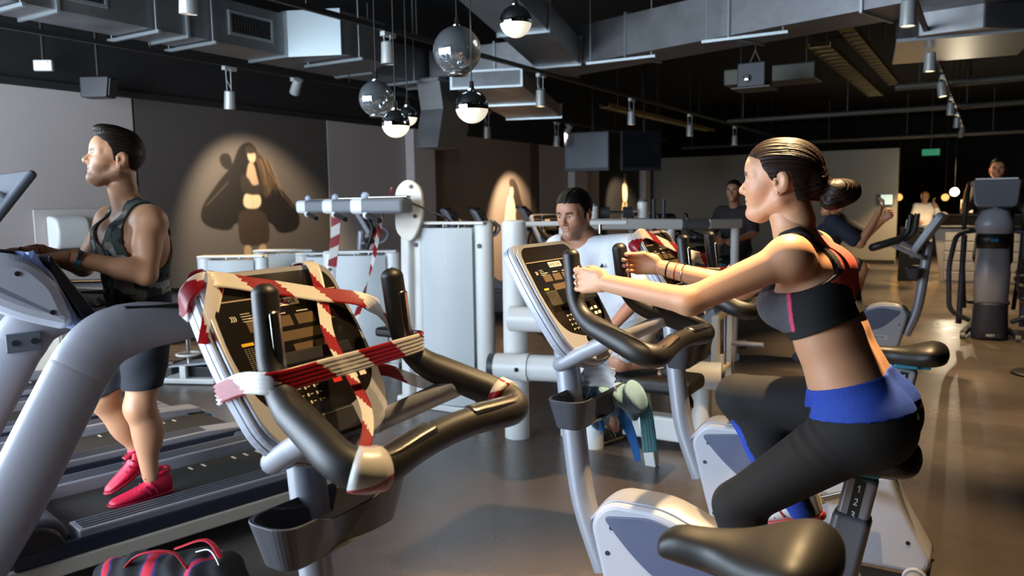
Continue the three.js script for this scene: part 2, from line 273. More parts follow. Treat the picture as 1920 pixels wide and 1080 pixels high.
// ---------------------------------------------------------------- ceiling services
const ductN = dataTex(512, (u, v, x, y) => 0.62 + 0.24 * wrapNoise(u, v * 0.7, 5, 51) + 0.12 * wrapNoise(u, v, 24, 53) + 0.05 * hash(x, y, 55), false, [0.8, 0.8]);
const ductR = dataTex(256, (u, v, x, y) => 0.36 + 0.2 * wrapNoise(u, v, 7, 57) + 0.08 * hash(x, y, 58), false, [0.8, 0.8]);
M.duct = std(0x9a9a9c, 1, 0.92, { map: ductN, roughnessMap: ductR }); M.zinc = std(0xb9c2c4, 0.35, 0.8); M.grille = std(0x3a3733, 0.6, 0.4);
function duct(name, label, A, B, w, h, flanges, extra) {   // rectangular sheet duct from A to B with standing seams
  const t = thing(name, label, 'duct', [A[0], A[1], A[2]], 0, 'air ducts'), b = [B[0] - A[0], B[1] - A[1], B[2] - A[2]], L = Math.hypot(...b);
  part(t, 'sheet_body', boxUV(beam([0, 0, 0], b, w, h, 0)), M.duct);
  for (let i = 0; i <= flanges; i++) { const s = i / flanges, e = 0.012 / L, p = b.map((q) => q * clamp(s - e, 0, 1)), q = b.map((r) => r * clamp(s + e, 0, 1)); part(t, 'seam_flange', beam(p, q, w + 0.05, h + 0.05, 0), M.zinc); }
  if (extra) extra(t);
  return t;
}
duct('air_duct', 'long silver air duct with grilles along the left wall', [-6.69, 3.36, 1.1], [-6.69, 3.36, -6.1], 0.54, 0.42, 6, (t) => {
  for (const z of [-4.95, -6.75]) {
    part(t, 'grille_frame', merge(bx(0.27, 0.285, -0.12, -0.09, z - 0.28, z + 0.28), bx(0.27, 0.285, 0.09, 0.12, z - 0.28, z + 0.28), bx(0.27, 0.285, -0.09, 0.09, z - 0.28, z - 0.25), bx(0.27, 0.285, -0.09, 0.09, z + 0.25, z + 0.28)), M.zinc);
    part(t, 'grille_backing', bx(0.271, 0.273, -0.09, 0.09, z - 0.25, z + 0.25, 0), M.black);
    for (let k = 0; k < 7; k++) part(t, 'grille_slat', box(0.012, 0.004, 0.5, 0.279, -0.075 + k * 0.025, z, 0).rotateZ(0), M.grille);
    for (let k = 0; k < 14; k++) part(t, 'grille_bar', box(0.004, 0.17, 0.004, 0.282, 0, z - 0.23 + k * 0.0355, 0), M.grille);
  }
});
{
  const t = thing('air_duct', 'silver plenum box bulging out of the duct beside the wall', 'duct', [-6.4, 3.36, -6.75], 0, 'air ducts');
  part(t, 'sheet_body', boxUV(ext([[-0.56, 0.64], [0.02, 0.64], [0.55, 0.42], [0.55, -0.3], [0.02, -0.66], [-0.56, -0.66]], 0.44, 0.004, 0.005).rotateX(PI / 2)), M.duct);
  part(t, 'seam_flange', merge(beam([0.02, 0, 0.655], [0.56, 0, 0.43], 0.02, 0.47, 0)), M.zinc); for (const z of [0.65, -0.66]) part(t, 'seam_flange', box(0.6, 0.47, 0.03, -0.27, 0, z, 0), M.zinc);
}
duct('air_duct', 'silver air duct running on past the plenum box', [-6.69, 3.36, -7.45], [-6.69, 3.4, -11.6], 0.54, 0.42, 3);
duct('air_duct', 'wide silver cross duct spanning the hall above the globes', [-6.4, 3.38, -8.95], [-4.5, 3.41, -9.1], 0.75, 0.34, 2);
duct('air_duct', 'broad silver main duct crossing the ceiling above the seated man', [-4.75, 3.42, -9.15], [1.6, 3.42, -7.25], 0.62, 0.44, 5);
duct('air_duct', 'low flat silver duct with a slanted underside below the main duct', [-4.95, 2.97, -7.7], [-5.85, 2.9, -10.4], 0.8, 0.16, 2);
duct('air_duct', 'silver branch duct rising over the mirrored globes', [-4.1, 3.66, -6.3], [-4.5, 3.34, -8.6], 0.55, 0.3, 2);
{
  const t = thing('air_duct', 'silver drop duct hanging down in front of the pale wall column', 'duct', [-6.3, 2.3, -8.7], 0, 'air ducts');
  part(t, 'sheet_body', boxUV(ext([[-0.36, 0.0], [0.18, 0.0], [0.36, 0.26], [0.36, 0.9], [-0.3, 0.9], [-0.22, 0.5]], 0.36, 0.004, 0.01).rotateY(PI / 2)), M.duct);
  part(t, 'seam_flange', bx(-0.2, 0.2, 0.84, 0.87, -0.4, 0.34, 0), M.zinc);
}
{
  const t = thing('air_duct', 'silver elbow box at the end of the main duct', 'duct', [-0.3, 3.2, -8.88], 0.12, 'air ducts');
  part(t, 'sheet_body', boxUV(ext([[-0.55, 0.7], [0.55, 0.7], [0.55, -0.55], [0.1, -0.85], [-0.4, -0.7], [-0.55, 0.2]], 0.4, 0.005, 0.02).rotateX(-PI / 2)), M.duct);
  part(t, 'seam_flange', bx(-0.57, 0.57, -0.22, -0.19, -0.73, 0.6, 0), M.zinc);
}
// hanger rods with their cross bars
[[-6.42, 3.12, -3.4, 0.62, 'above the empty treadmills'], [-6.42, 3.12, -4.55, 0.62, 'before the grille of the wall duct'], [-6.42, 3.12, -5.15, 0.62, 'after the grille of the wall duct'], [-5.8, 3.1, -6.5, 0.7, 'under the plenum box'], [-6.4, 3.12, -8.2, 0.7, 'near the drop duct'], [-3.3, 3.15, -8.45, 0.7, 'under the main duct beside the largest globe'], [-1.8, 3.15, -8.0, 0.7, 'under the main duct beside the projector']].forEach(([x, y, z, w, l]) => {
  const t = thing('duct_hanger', 'zinc rod hanger with cross bar ' + l, 'hanger', [x, y, z], 0, 'duct hangers');
  part(t, 'rod', bar([0.04, 0, 0], [0.04, CH - y, 0], 0.006), M.zinc); part(t, 'rod', bar([-w, 0, 0], [-w, CH - y, 0], 0.006), M.zinc);
  part(t, 'cross_bar', box(w + 0.14, 0.03, 0.035, (0.04 - w) / 2, 0, 0, 0.003), M.zinc);
});
// lighting tracks
for (const [x, y, z0, z1, l] of [[-6.55, 2.98, 1, -18, 'black lighting track along the murals'], [-4.3, 3.0, 0, -19, 'black lighting track below the ducts in mid hall'], [-0.55, 3.05, 2, -20, 'black lighting track above the row of bikes']]) {
  const t = thing('lighting_track', l, 'track', [x, y, 0], 0, 'lighting tracks');
  part(t, 'rail', bx(-0.02, 0.02, -0.02, 0.02, z1, z0, 0.003), M.pipeBlack);
  for (let z = z0 - 0.4; z > z1; z -= 2.6) part(t, 'drop_rod', bar([0, 0.02, z], [0, x < -6 && z > -11.6 ? 3.14 - y : x > -5 && x < -4 && z < -6.2 && z > -8.7 ? 0.1 : CH - y, z], 0.006), M.pipeBlack);
}
M.spotBody = std(0xa8aaa8, 0.4, 0.3);
function spotLamp(x, trackY, z, drop, aim, power, angle, label, lit = true, color = WARM) {   // can on links below the track
  const t = thing('track_spotlight', label, 'spotlight', [x, trackY, z], 0, 'track spotlights'), y = -drop, d = V(...aim).sub(V(x, trackY + y, z)).normalize();
  part(t, 'track_adapter', bx(-0.025, 0.025, -0.06, -0.022, -0.09, 0.06, 0.004), M.spotBody);
  if (drop > 0.15) part(t, 'hanger_link', merge(bar([0.035, -0.05, 0], [0.03, y + 0.1, 0], 0.004), bar([-0.035, -0.05, 0], [-0.03, y + 0.1, 0], 0.004), bar([-0.035, -0.14, 0], [0.03, -0.24, 0], 0.003), bar([-0.04, -0.055, 0], [0.04, -0.055, 0], 0.005)), M.spotBody);
  else part(t, 'yoke', bar([0, -0.05, 0], [0, y, 0], 0.008), M.spotBody);
  const q = new THREE.Quaternion().setFromUnitVectors(V(0, -1, 0), d), put = (g) => g.applyQuaternion(q).translate(0, y, 0);
  part(t, 'can', put(lathe([[0, 0.1], [0.045, 0.1], [0.05, 0.09], [0.052, 0], [0.056, -0.075], [0.05, -0.08], [0.046, -0.06], [0, -0.055]], 20)), M.spotBody);
  part(t, 'lens', put(new THREE.CylinderGeometry(0.046, 0.046, 0.012, 20).translate(0, -0.066, 0)), lit ? M.glow : M.grey);
  if (lit && power) {
    const l = new THREE.SpotLight(color, power, 0, angle, 0.35, 2); l.name = 'track_spot_light'; l.castShadow = true; l.shadow.radius = 1.6;
    l.position.copy(V(x, trackY + y, z).addScaledVector(d, 0.085)); l.target.position.set(...aim); scene.add(l, l.target);
  }
  return t;
}
spotLamp(-6.55, 2.98, -5.45, 0.36, [-6.9, 0, -5.6], 14, 0.5, 'silver can spotlight on long links lighting the floor before the hooded mural');
spotLamp(-6.55, 2.98, -6.35, 0.12, [-8, 1.2, -6.95], 30, 0.62, 'small silver spotlight tilted at the hooded figure mural', true, WARM2);
spotLamp(-6.55, 2.98, -10.2, 0.36, [-6.7, 0, -10.4], 14, 0.5, 'silver can spotlight hanging left of the seated figure mural');
spotLamp(-6.55, 2.98, -12.9, 0.12, [-8, 0.95, -13.35], 120, 0.5, 'small silver spotlight tilted at the seated figure mural', true, WARM2);
spotLamp(-6.55, 2.98, -12.45, 0.36, [-6.7, 0, -12.4], 14, 0.5, 'silver can spotlight hanging left of the grey screens');
spotLamp(-6.55, 2.98, -17.2, 0.12, [-8, 1.0, -18.7], 90, 0.42, 'small silver spotlight tilted at the pale standing figure mural', true, WARM2);
spotLamp(-4.3, 3.0, -3.3, 0.16, [-4.6, 0, -3.5], 16, 0.55, 'big silver can spotlight above the treadmills');
spotLamp(-4.3, 3.0, -5.2, 0.2, [-4.3, 0, -5.2], 0, 0.5, 'unlit silver can spotlight with a ring hook beside the globes', false);
[[-7.8, 'silver can spotlight below the cross duct'], [-10.4, 'silver can spotlight past the drop rod of the grey screens'], [-12.9, 'silver can spotlight above the white weight racks'], [-15.6, 'silver can spotlight before the far partition']].forEach(([z, l]) => spotLamp(-4.3, 3.0, z, 0.3, [-4.3, 0, z], 16, 0.55, l));
[[0.6, 30, [-0.9, 0.9, 0.4], 'behind the camera'], [-1.55, 17, [-0.75, 0.9, -1.3], 'over the taped bike'], [-2.75, 48, [-0.55, 0.9, -2.3], 'over the bike with the riding woman'], [-4.0, 30, [-0.8, 0.6, -3.6], 'over the third bike'], [-6.4, 40, [-0.55, 0, -6.4], 'next after the bikes'], [-8.8, 42, [-0.55, 0, -8.8], 'before the cross trainer'], [-11.1, 40, [-0.2, 0.5, -11], 'over the cross trainer'], [-13.6, 46, [-0.55, 0, -13.6], 'short of the reception counter'], [-16.2, 46, [-0.6, 0.6, -16.5], 'over the reception counter'], [-18.8, 60, [-1.1, 0.6, -20], 'nearest the standing woman']].forEach(([z, p, aim, l]) => spotLamp(-0.55, 3.05, z, 0.2, aim, p, 0.6, 'black track spotlight glowing warm ' + l));
// globes
M.globe = std(0xc9ccd0, 0.04, 1); M.globeDark = phy(0xaeb4b8, 0.04, { metalness: 0.85 });
M.globeGlow = std(0xf6f1e2, 0.4, 0, { emissive: new THREE.Color(1, 0.9, 0.7), emissiveIntensity: 0.75 });
[[-2.891, 2.519, -4.171, 0.15, 0, 'largest mirrored glass globe, all clear, hung in the cluster'], [-2.585, 2.696, -4.378, 0.1, 1, 'highest mirrored globe of the cluster with a glowing lower half'], [-3.31, 2.229, -3.882, 0.11, 0, 'clear mirrored globe hanging above the two small globes'], [-2.706, 2.151, -4.049, 0.1, 1, 'mirrored globe with a glowing lower half below the largest globe'], [-3.138, 2.062, -3.852, 0.086, 1, 'lowest small globe with a bright white lower half'], [-3.662, 2.208, -4.632, 0.072, 1, 'smallest globe half hidden behind the lowest one']].forEach(([x, y, z, r, lit, l]) => {
  const t = thing('globe_pendant', l, 'pendant lamp', [x, y, z], 0, 'mirrored globe pendants');
  part(t, 'cord', bar([0, r, 0], [0, CH - y, 0], 0.0035), M.pipeBlack); part(t, 'cap', lathe([[0, r + 0.05], [0.012, r + 0.05], [0.016, r + 0.01], [0.03, r - 0.004], [0, r - 0.004]], 16), M.chrome);
  if (lit) {
    part(t, 'mirror_half', new THREE.SphereGeometry(r, 32, 16, 0, 2 * PI, 0, PI * 0.56), M.globe);
    part(t, 'diffuser_half', new THREE.SphereGeometry(r * 0.995, 32, 14, 0, 2 * PI, PI * 0.555, PI * 0.445), M.globeGlow);
    const p = new THREE.PointLight(new THREE.Color(1, 0.88, 0.68), 0.5); p.name = 'globe_light'; p.position.set(x, y - r * 0.55, z); p.castShadow = true; p.shadow.radius = 2; scene.add(p);
  } else { part(t, 'glass_ball', new THREE.SphereGeometry(r, 36, 22), M.globeDark); part(t, 'bottom_collar', lathe([[0.02, -r * 1.02], [r * 0.42, -r * 1.02], [r * 0.42, -r * 0.9], [0.02, -r * 0.96]], 24), M.chrome); }
});
// pipes, trays, screens and boxes under the ceiling
for (const [y, z, x0, x1, r, l] of [[3.1, -12.5, -1.2, 7.6, 0.05, 'grey pipe crossing the ceiling beyond the main duct'], [3.1, -15.8, -4.5, 7.6, 0.045, 'grey pipe crossing the middle of the ceiling'], [3.1, -23, -7.9, 7.6, 0.05, 'pale pipe far back below the ceiling']]) {
  const t = thing('ceiling_pipe', l, 'pipe', [0, y, z], 0, 'ceiling pipes');
  part(t, 'tube', bar([x0, 0, 0], [x1, 0, 0], r), M.pipe);
  for (let x = x0 + 0.3; x < x1; x += 1.9) part(t, 'hanger_rod', bar([x, r, 0], [x, CH - y, 0], 0.012), M.pipe);
}
for (const [x, z0, z1, y, l] of [[-1.85, -10.4, -16, 3.42, 'wide brass-toned cable tray under the dark ceiling'], [-1.48, -9.6, -15.2, 3.5, 'narrow brass-toned cable tray beside the wide one'], [-5.2, -11.5, -17, 3.05, 'dark cable tray over the far bikes']]) {
  const t = thing('cable_tray', l, 'cable tray', [x, y, 0], 0, 'cable trays'), w = x === -1.85 ? 0.12 : 0.08, m = std(0x8a7440, 0.4, 0.6);
  for (const s of [-w, w]) part(t, 'side_rail', bx(s - 0.006, s + 0.006, -0.03, 0.03, z1, z0, 0), m);
  for (let z = z0 - 0.1; z > z1; z -= 0.3) part(t, 'rung', box(2 * w, 0.012, 0.16, 0, -0.02, z, 0), m);
  for (let z = z0 - 0.5; z > z1; z -= 1.8) part(t, 'hanger_rod', bar([0, 0, z], [0, CH - y, z], 0.006), M.pipe);
}
for (const [x, z, ry, l, img] of [[-6.23, -13, 0.12, 'dark grey hanging screen facing the bikes', 0], [-5.42, -13.55, 0.95, 'hanging screen turned aside with lights mirrored in it', 1]]) {
  const t = thing('hanging_screen', l, 'screen', [x, 2.11, z], ry, 'hanging screens');
  part(t, 'casing', box(0.84, 0.7, 0.06, 0, 0.35, 0, 0.012), M.greyPlastic); part(t, 'screen_glass', box(0.8, 0.62, 0.006, 0, 0.37, 0.032, 0.002), img ? std(0x22262a, 0.08) : std(0x59606a, 0.35));
  part(t, 'ceiling_pole', bar([0.1, 0.5, -0.05], [0.1, CH - 2.11, -0.05], 0.03), M.pipeBlack);
}
{
  let t = thing('ceiling_projector', 'black boxy projector in a bracket under the main duct', 'projector', [-2.28, 2.8, -9.05]);
  part(t, 'housing', box(0.3, 0.26, 0.34, 0, 0.12, 0, 0.015), M.greyPlastic); part(t, 'lens', lathe([[0, 0.02], [0.04, 0.02], [0.045, 0], [0, -0.01]]).rotateX(PI / 2).translate(-0.04, 0.08, 0.175), M.chrome); part(t, 'shelf', box(0.42, 0.02, 0.4, 0, -0.02, 0), M.pipe);
  part(t, 'bracket', merge(bar([-0.18, -0.02, 0], [0, 0.4, 0], 0.008), bar([0.18, -0.02, 0], [0, 0.4, 0], 0.008), bar([0, 0.4, 0], [0, CH - 2.8, 0], 0.008)), M.pipe);
  t = thing('ceiling_unit', 'pale long ventilation unit behind the projector', 'air unit', [-2.4, 3.0, -10.4]); part(t, 'casing', box(1.1, 0.2, 0.5, 0, 0.1, 0, 0.02), M.pipe); part(t, 'hanger_rod', bar([-0.4, 0.2, 0], [-0.4, 1.2, 0], 0.008), M.pipe); part(t, 'hanger_rod', bar([0.4, 0.2, 0], [0.4, 1.2, 0], 0.008), M.pipe);
  t = thing('wall_speaker', 'black loudspeaker hanging from a pole above the grey panel', 'speaker', [-7.6, 2.66, -4.74], 0.5);
  part(t, 'cabinet', ext([[-0.14, 0], [0.12, 0], [0.15, 0.2], [-0.14, 0.2]], 0.18, 0.01, 0.02), M.blackPlastic); part(t, 'front_grille', box(0.012, 0.17, 0.15, 0.142, 0.1, 0, 0.004).rotateZ(-0.14).translate(-0.008, 0.02, 0), M.greyPlastic); part(t, 'pole', bar([0, 0.2, 0], [0, CH - 2.66, 0], 0.016), M.pipeBlack);
  t = thing('sensor_box', 'small white sensor box on a ceiling pole beside the speaker', 'sensor', [-7.75, 2.88, -4.3], 0.6); part(t, 'casing', box(0.17, 0.1, 0.05, 0, 0.05, 0, 0.01), M.white); part(t, 'indicator', box(0.02, 0.015, 0.004, 0.05, 0.08, 0.026, 0.002), std(0xc9b23a, 0.4)); part(t, 'pole', bar([0, 0.1, 0], [0, CH - 2.88, 0], 0.016), M.pipeBlack);
}
// ---------------------------------------------------------------- exercise bikes
const smooth = (sec, m = 6) => { const out = [], n = sec.length; for (let i = 0; i < n - 1; i++) for (let k = 0; k < (i === n - 2 ? m + 1 : m); k++) { const t = k / m, a = sec[Math.max(0, i - 1)], b = sec[i], c = sec[i + 1], d = sec[Math.min(n - 1, i + 2)]; out.push(b.map((v, q) => 0.5 * (2 * b[q] + (c[q] - a[q]) * t + (2 * a[q] - 5 * b[q] + 4 * c[q] - d[q]) * t * t + (3 * b[q] - a[q] - 3 * c[q] + d[q]) * t ** 3))); } for (const o of out) { o[3] = Math.max(0.002, o[3]); o[4] = Math.max(0.002, o[4]); } return out; };
function loft(sections, seg = 20, axis = 'x', pow = 2) {   // elliptical sections [along, y, z, half height, half width] joined into one skin
  const pos = [], idx = [], n = sections.length, S = (v) => Math.sign(v) * Math.abs(v) ** (2 / pow);
  for (const [a, y, z, hy, hz] of sections) for (let k = 0; k < seg; k++) { const t = (k / seg) * 2 * PI, p = [a, y + S(Math.cos(t)) * hy, z + S(Math.sin(t)) * hz]; pos.push(...(axis === 'x' ? p : axis === 'z' ? [p[2], p[1], p[0]] : [p[1], p[0], p[2]])); }
  for (let i = 0; i < n - 1; i++) for (let k = 0; k < seg; k++) { const a = i * seg + k, b = i * seg + (k + 1) % seg, c = a + seg, d = b + seg; axis === 'x' ? idx.push(a, b, c, b, d, c) : idx.push(a, c, b, b, c, d); }
  for (const [ring, s] of [[0, 1], [n - 1, -1]]) { const c = pos.length / 3, q = sections[ring], p = axis === 'x' ? [q[0], q[1], q[2]] : axis === 'z' ? [q[2], q[1], q[0]] : [q[1], q[0], q[2]]; pos.push(...p); for (let k = 0; k < seg; k++) { const a = ring * seg + k, b = ring * seg + (k + 1) % seg; (s > 0) === (axis === 'x') ? idx.push(c, b, a) : idx.push(c, a, b); } }
  const g = new THREE.BufferGeometry(); g.setAttribute('position', new THREE.Float32BufferAttribute(pos, 3)); g.setIndex(idx); g.computeVertexNormals(); g.setAttribute('uv', new THREE.Float32BufferAttribute(new Float32Array(pos.length / 3 * 2), 2)); return g;
}
const consoleTex = canvasTex(640, 720, (c, w, h) => {
  c.fillStyle = '#15120f'; c.fillRect(0, 0, w, h); c.fillStyle = '#201c17'; c.fillRect(0, 0, w, 130); c.fillStyle = '#a89a80'; c.fillRect(20, 130, w - 40, 6);
  c.font = 'bold 34px sans-serif'; c.fillStyle = '#d8d2c4'; c.fillRect(250, 148, 150, 40); c.fillStyle = '#2a241c'; c.fillText('PRECOR', 256, 181);
  c.strokeStyle = '#cfc8b8'; c.lineWidth = 4; for (let k = 0; k < 3; k++) { c.beginPath(); c.arc(70 - k * 9, 215, 16, -0.9, 0.9); c.stroke(); }
  c.fillStyle = '#cfc8b8'; for (let k = 0; k < 12; k++) c.fillRect(110 + (k % 3) * 3, 196 + (k % 4) * 12, 30 + (k * 7) % 25, 3);
  for (let k = 0; k < 4; k++) { c.fillStyle = '#5d4f3b'; c.fillRect(120 + k * 115, 235, 92, 52); c.fillStyle = '#cfc8b8'; c.fillRect(136 + k * 115, 220, 60, 5); if (k === 3) c.fillRect(136 + k * 115, 205, 50, 4); }
  c.fillStyle = '#5b4c38'; c.fillRect(180, 310, 320, 46); c.fillRect(280, 376, 210, 100);
  c.fillStyle = '#c8a52a'; c.fillRect(60, 330, 52, 14); c.fillStyle = '#8d8674'; for (let k = 0; k < 12; k++) for (let j = 0; j < 9; j++) c.fillRect(62 + j * 14, 356 + k * 9, 10, 2.5);
  c.fillStyle = '#c9c2b2'; for (let r = 0; r < 4; r++) for (let k = 0; k < 4; k++) { c.fillRect(150 + k * 44, 540 + r * 34, 8, 14); c.fillRect(164 + k * 44, 544 + r * 34, 14, 3); }
  c.fillStyle = '#1d7a3c'; c.fillRect(385, 530, 44, 22); c.fillStyle = '#cfc8b8'; for (const [x, y] of [[450, 530], [510, 530], [480, 572], [530, 572]]) c.fillRect(x, y, 36, 22);
  c.fillStyle = '#c8302a'; c.fillRect(385, 572, 44, 22);
});
const seatTex = canvasTex(64, 192, (c, w, h) => { c.fillStyle = '#14161a'; c.fillRect(0, 0, w, h); c.fillStyle = '#e2e0da'; c.font = 'bold 46px sans-serif'; ['1', '2', '3'].forEach((t, i) => c.fillText(t, 20, 52 + i * 60)); });
const logoTex = canvasTex(256, 64, (c, w, h) => { c.fillStyle = '#c2c6d0'; c.fillRect(0, 0, w, h); c.fillStyle = '#2c3040'; for (let k = 0; k < 3; k++) c.fillRect(22 + k * 9, 14, 4 + k, 36); c.font = 'bold 44px sans-serif'; c.fillText('PRECOR', 54, 49); });
const hullOutline = [[-1.115, 0.5, 0.05], [-1.05, 0.575, 0.05], [-0.86, 0.578, 0.06], [-0.66, 0.5, 0.08], [-0.5, 0.42, 0.06], [-0.4, 0.46, 0.04], [-0.29, 0.46, 0.03], [-0.24, 0.33, 0.06], [-0.13, 0.13, 0.03], [-0.16, 0.075, 0.02], [-1.0, 0.065, 0.03], [-1.06, 0.28, 0.08]];
const barPath = rounded([[-1.12, 1.402, 0.19], [-1.1, 1.215, 0.2], [-0.81, 1.108, 0.285], [-0.835, 1.128, 0], [-0.81, 1.108, -0.285], [-1.1, 1.215, -0.2], [-1.12, 1.402, -0.19]], [0, 0.085, 0.1, 0.12, 0.1, 0.085, 0], 10);
function makeBike(label, group, saddleY, crankTurn) {
  const B = thing('upright_exercise_bike', label, 'exercise bike', [0, 0, 0], 0, group), DX = 0.65;
  const p = (n, g, m, l, par = B) => part(par, n, g.translate(DX, 0, 0), m, l);
  const hull = p('hull', ext(hullOutline, 0.17, 0.02, 0.05), M.hullWhite);
  for (const s of [1, -1]) {
    p('side_panel', ext([[-1.065, 0.525, 0.03], [-0.88, 0.552, 0.05], [-0.66, 0.47, 0.05], [-0.52, 0.395, 0.03], [-0.62, 0.32, 0.06], [-0.86, 0.335, 0.1], [-0.97, 0.42, 0.1]], 0.012, 0.004, 0.04).translate(0, 0, s * 0.083), M.hullBlue, 'slate blue side panel', hull);
    p('logo_plate', new THREE.PlaneGeometry(0.15, 0.04).rotateY(s > 0 ? 0 : PI).translate(-0.87, 0.27, s * 0.0862), std(0xffffff, 0.4, 0, { map: logoTex }), undefined, hull);
    for (const [x, y] of [[-1.03, 0.49], [-1.045, 0.4], [-1.0, 0.17], [-0.22, 0.2]]) p('screw', new THREE.CylinderGeometry(0.008, 0.008, 0.006, 10).rotateX(PI / 2).translate(x, y, s * 0.0855), M.blackPlastic, undefined, hull);
  }
  p('top_cover', sweep(rounded([[-1.11, 0.5, 0], [-1.05, 0.578, 0], [-0.86, 0.581, 0], [-0.66, 0.503, 0], [-0.52, 0.43, 0]], 0.06), 0.066, { flat: 0.18, up: [0, 1, 0], seg: 16 }), M.silver, undefined, hull);
  for (const x of [-0.97, -0.19]) { const f = p('stabilizer', bar([x, 0.055, -0.27], [x, 0.055, 0.27], 0.036), M.silver); for (const s of [-1, 1]) { p('foot', new THREE.CylinderGeometry(0.042, 0.046, 0.03, 16).rotateX(PI / 2).translate(x, 0.046, s * 0.27), M.greyPlastic, undefined, f); p('collar', new THREE.TorusGeometry(0.04, 0.008, 8, 20).translate(x, 0.058, s * 0.09), M.hullWhite, undefined, f); } }
  p('front_post', sweep(spline([[-1.09, 0.3, 0], [-1.17, 0.52, 0], [-1.2, 0.7, 0], [-1.23, 0.98, 0], [-1.25, 1.16, 0]], 20), 0.043, { round: 0.1, seg: 18 }), M.silver);
  // console
  const con = new THREE.Group(); const tilt = Math.atan2(0.24, 0.385);
  const frame = (g) => g.rotateY(PI / 2).rotateZ(tilt).translate(-1.225, 1.255, 0);       // outline x -> -z, then leans back
  const shell = [[-0.2, 0.212, 0.045], [0.2, 0.212, 0.045], [0.213, 0.0, 0.15], [0.19, -0.2, 0.1], [0.05, -0.262, 0.1], [-0.05, -0.262, 0.1], [-0.19, -0.2, 0.1], [-0.213, 0.0, 0.15]], sc = (k, dy = 0) => shell.map(([a, b, r]) => [a * k, b * k + dy, r * k]);
  const cs = p('console', frame(ext(shell, 0.05, 0.012, 0.05).translate(0, 0, -0.03)), M.pearl);
  p('bezel', frame(ext(sc(0.965), 0.012, 0.005, 0.05).translate(0, 0, -0.002)), M.silver, undefined, cs);
  const faceShape = shapeOf([[-0.178, 0.19, 0.05], [0.178, 0.19, 0.05], [0.192, 0.0, 0.1], [0.165, -0.12, 0.07], [0.04, -0.16, 0.1], [-0.04, -0.16, 0.1], [-0.165, -0.12, 0.07], [-0.192, 0.0, 0.1]]), fg = new THREE.ShapeGeometry(faceShape, 10), fu = fg.attributes.uv, fp = fg.attributes.position;
  for (let i = 0; i < fu.count; i++) fu.setXY(i, (fp.getX(i) + 0.19) / 0.38, (fp.getY(i) + 0.16) / 0.36);
  p('control_panel', frame(fg.translate(0, 0, 0.0055)), std(0xffffff, 0.16, 0, { map: consoleTex }), 'black control panel with buttons and keypad', cs);
  p('reading_rack', frame(merge(box(0.2, 0.012, 0.035, 0, -0.04, 0.022, 0.004), box(0.2, 0.03, 0.01, 0, -0.03, 0.038, 0.004))), M.blackPlastic, undefined, cs);
  p('phone_cradle', frame(merge(box(0.1, 0.07, 0.016, 0, -0.19, 0.012, 0.012), box(0.1, 0.014, 0.036, 0, -0.215, 0.02, 0.005))), M.blackPlastic, undefined, cs);
  p('rear_seam', frame(ext(sc(1.004), 0.003, 0.001, 0.05).translate(0, 0, -0.028)), M.greyPlastic, undefined, cs);
  // handlebar
  const path = barPath;
  const hb = p('handlebar', sweep(path, (t) => { const s = Math.min(t, 1 - t); return s < 0.11 ? 0.0265 : lerp(0.0265, 0.036, sst(0.11, 0.2, s)) - 0.006 * sst(0.32, 0.42, s); }, { seg: 18, round: 0.8 }), M.rubber);
  for (const s of [1, -1]) {
    const cross = barPath.filter((q) => q.x > -0.88 && s * q.z > 0.06 && s * q.z < 0.235 && q.z * s > 0).map((q) => V(q.x + 0.006, q.y + 0.0262, q.z)), stalk = [[-1.115, 1.365], [-1.104, 1.26]].map(([x, y]) => V(x + 0.0235, y, s * 0.194)), dense = (P) => { const c = new THREE.CatmullRomCurve3(P); return c.getPoints(14); };
    if (cross.length > 1) p('pulse_plate', sweep(dense(cross), 0.019, { flat: 0.42, up: [0.2, 1, 0], seg: 16, round: 0.5 }), M.steel, 'polished steel pulse plate', hb);
    p('pulse_plate', sweep(dense(stalk), 0.0135, { flat: 0.45, up: [1, 0, 0], seg: 16, round: 0.5 }), M.steel, 'polished steel pulse plate', hb);
    p('support_arm', sweep(rounded([[-1.235, 1.02, 0], [-1.205, 1.03, s * 0.13], [-1.03, 1.12, s * 0.2], [-0.97, 1.15, s * 0.225]], 0.05), 0.025, { seg: 14 }), M.silver);
  }
  // cup tray
  const lob = [[-0.07, -0.2, 0.06], [0.065, -0.2, 0.06], [0.065, -0.09, 0.04], [0.035, 0, 0.06], [0.065, 0.09, 0.04], [0.065, 0.2, 0.06], [-0.07, 0.2, 0.06], [-0.07, 0.09, 0.04], [-0.035, 0, 0.06], [-0.07, -0.09, 0.04]];
  const tray = ext(lob, 0.1, 0.003, 0.05, [lob.map(([a, b, r]) => [a * 0.9, b * 0.955, r])]).rotateX(PI / 2), tp = tray.attributes.position;
  for (let i = 0; i < tp.count; i++) { const h = (tp.getY(i) + 0.05) / 0.1, k = 0.72 + 0.28 * h; tp.setXYZ(i, tp.getX(i) * k, tp.getY(i) - 0.028 * h * Math.cos(tp.getZ(i) * 14) * (Math.abs(tp.getZ(i)) < 0.11 ? 1 : 0), tp.getZ(i) * (0.86 + 0.14 * h)); }
  tray.computeVertexNormals();
  const tr = p('cup_tray', tray.translate(-1.15, 0.88, 0), M.greyPlastic);
  p('tray_floor', ext(lob.map(([a, b, r]) => [a * 0.7, b * 0.84, r]), 0.006, 0.001, 0.05).rotateX(PI / 2).translate(-1.15, 0.834, 0), M.greyPlastic, undefined, tr);
  // seat
  const sx = -0.262, dy = saddleY - 0.84, lean = (y) => -0.315 + (y - 0.58) * 0.19;
  p('seat_sleeve', beam([lean(0.36), 0.36, 0], [lean(0.66), 0.66, 0], 0.085, 0.105, 0.02), M.silverDark);
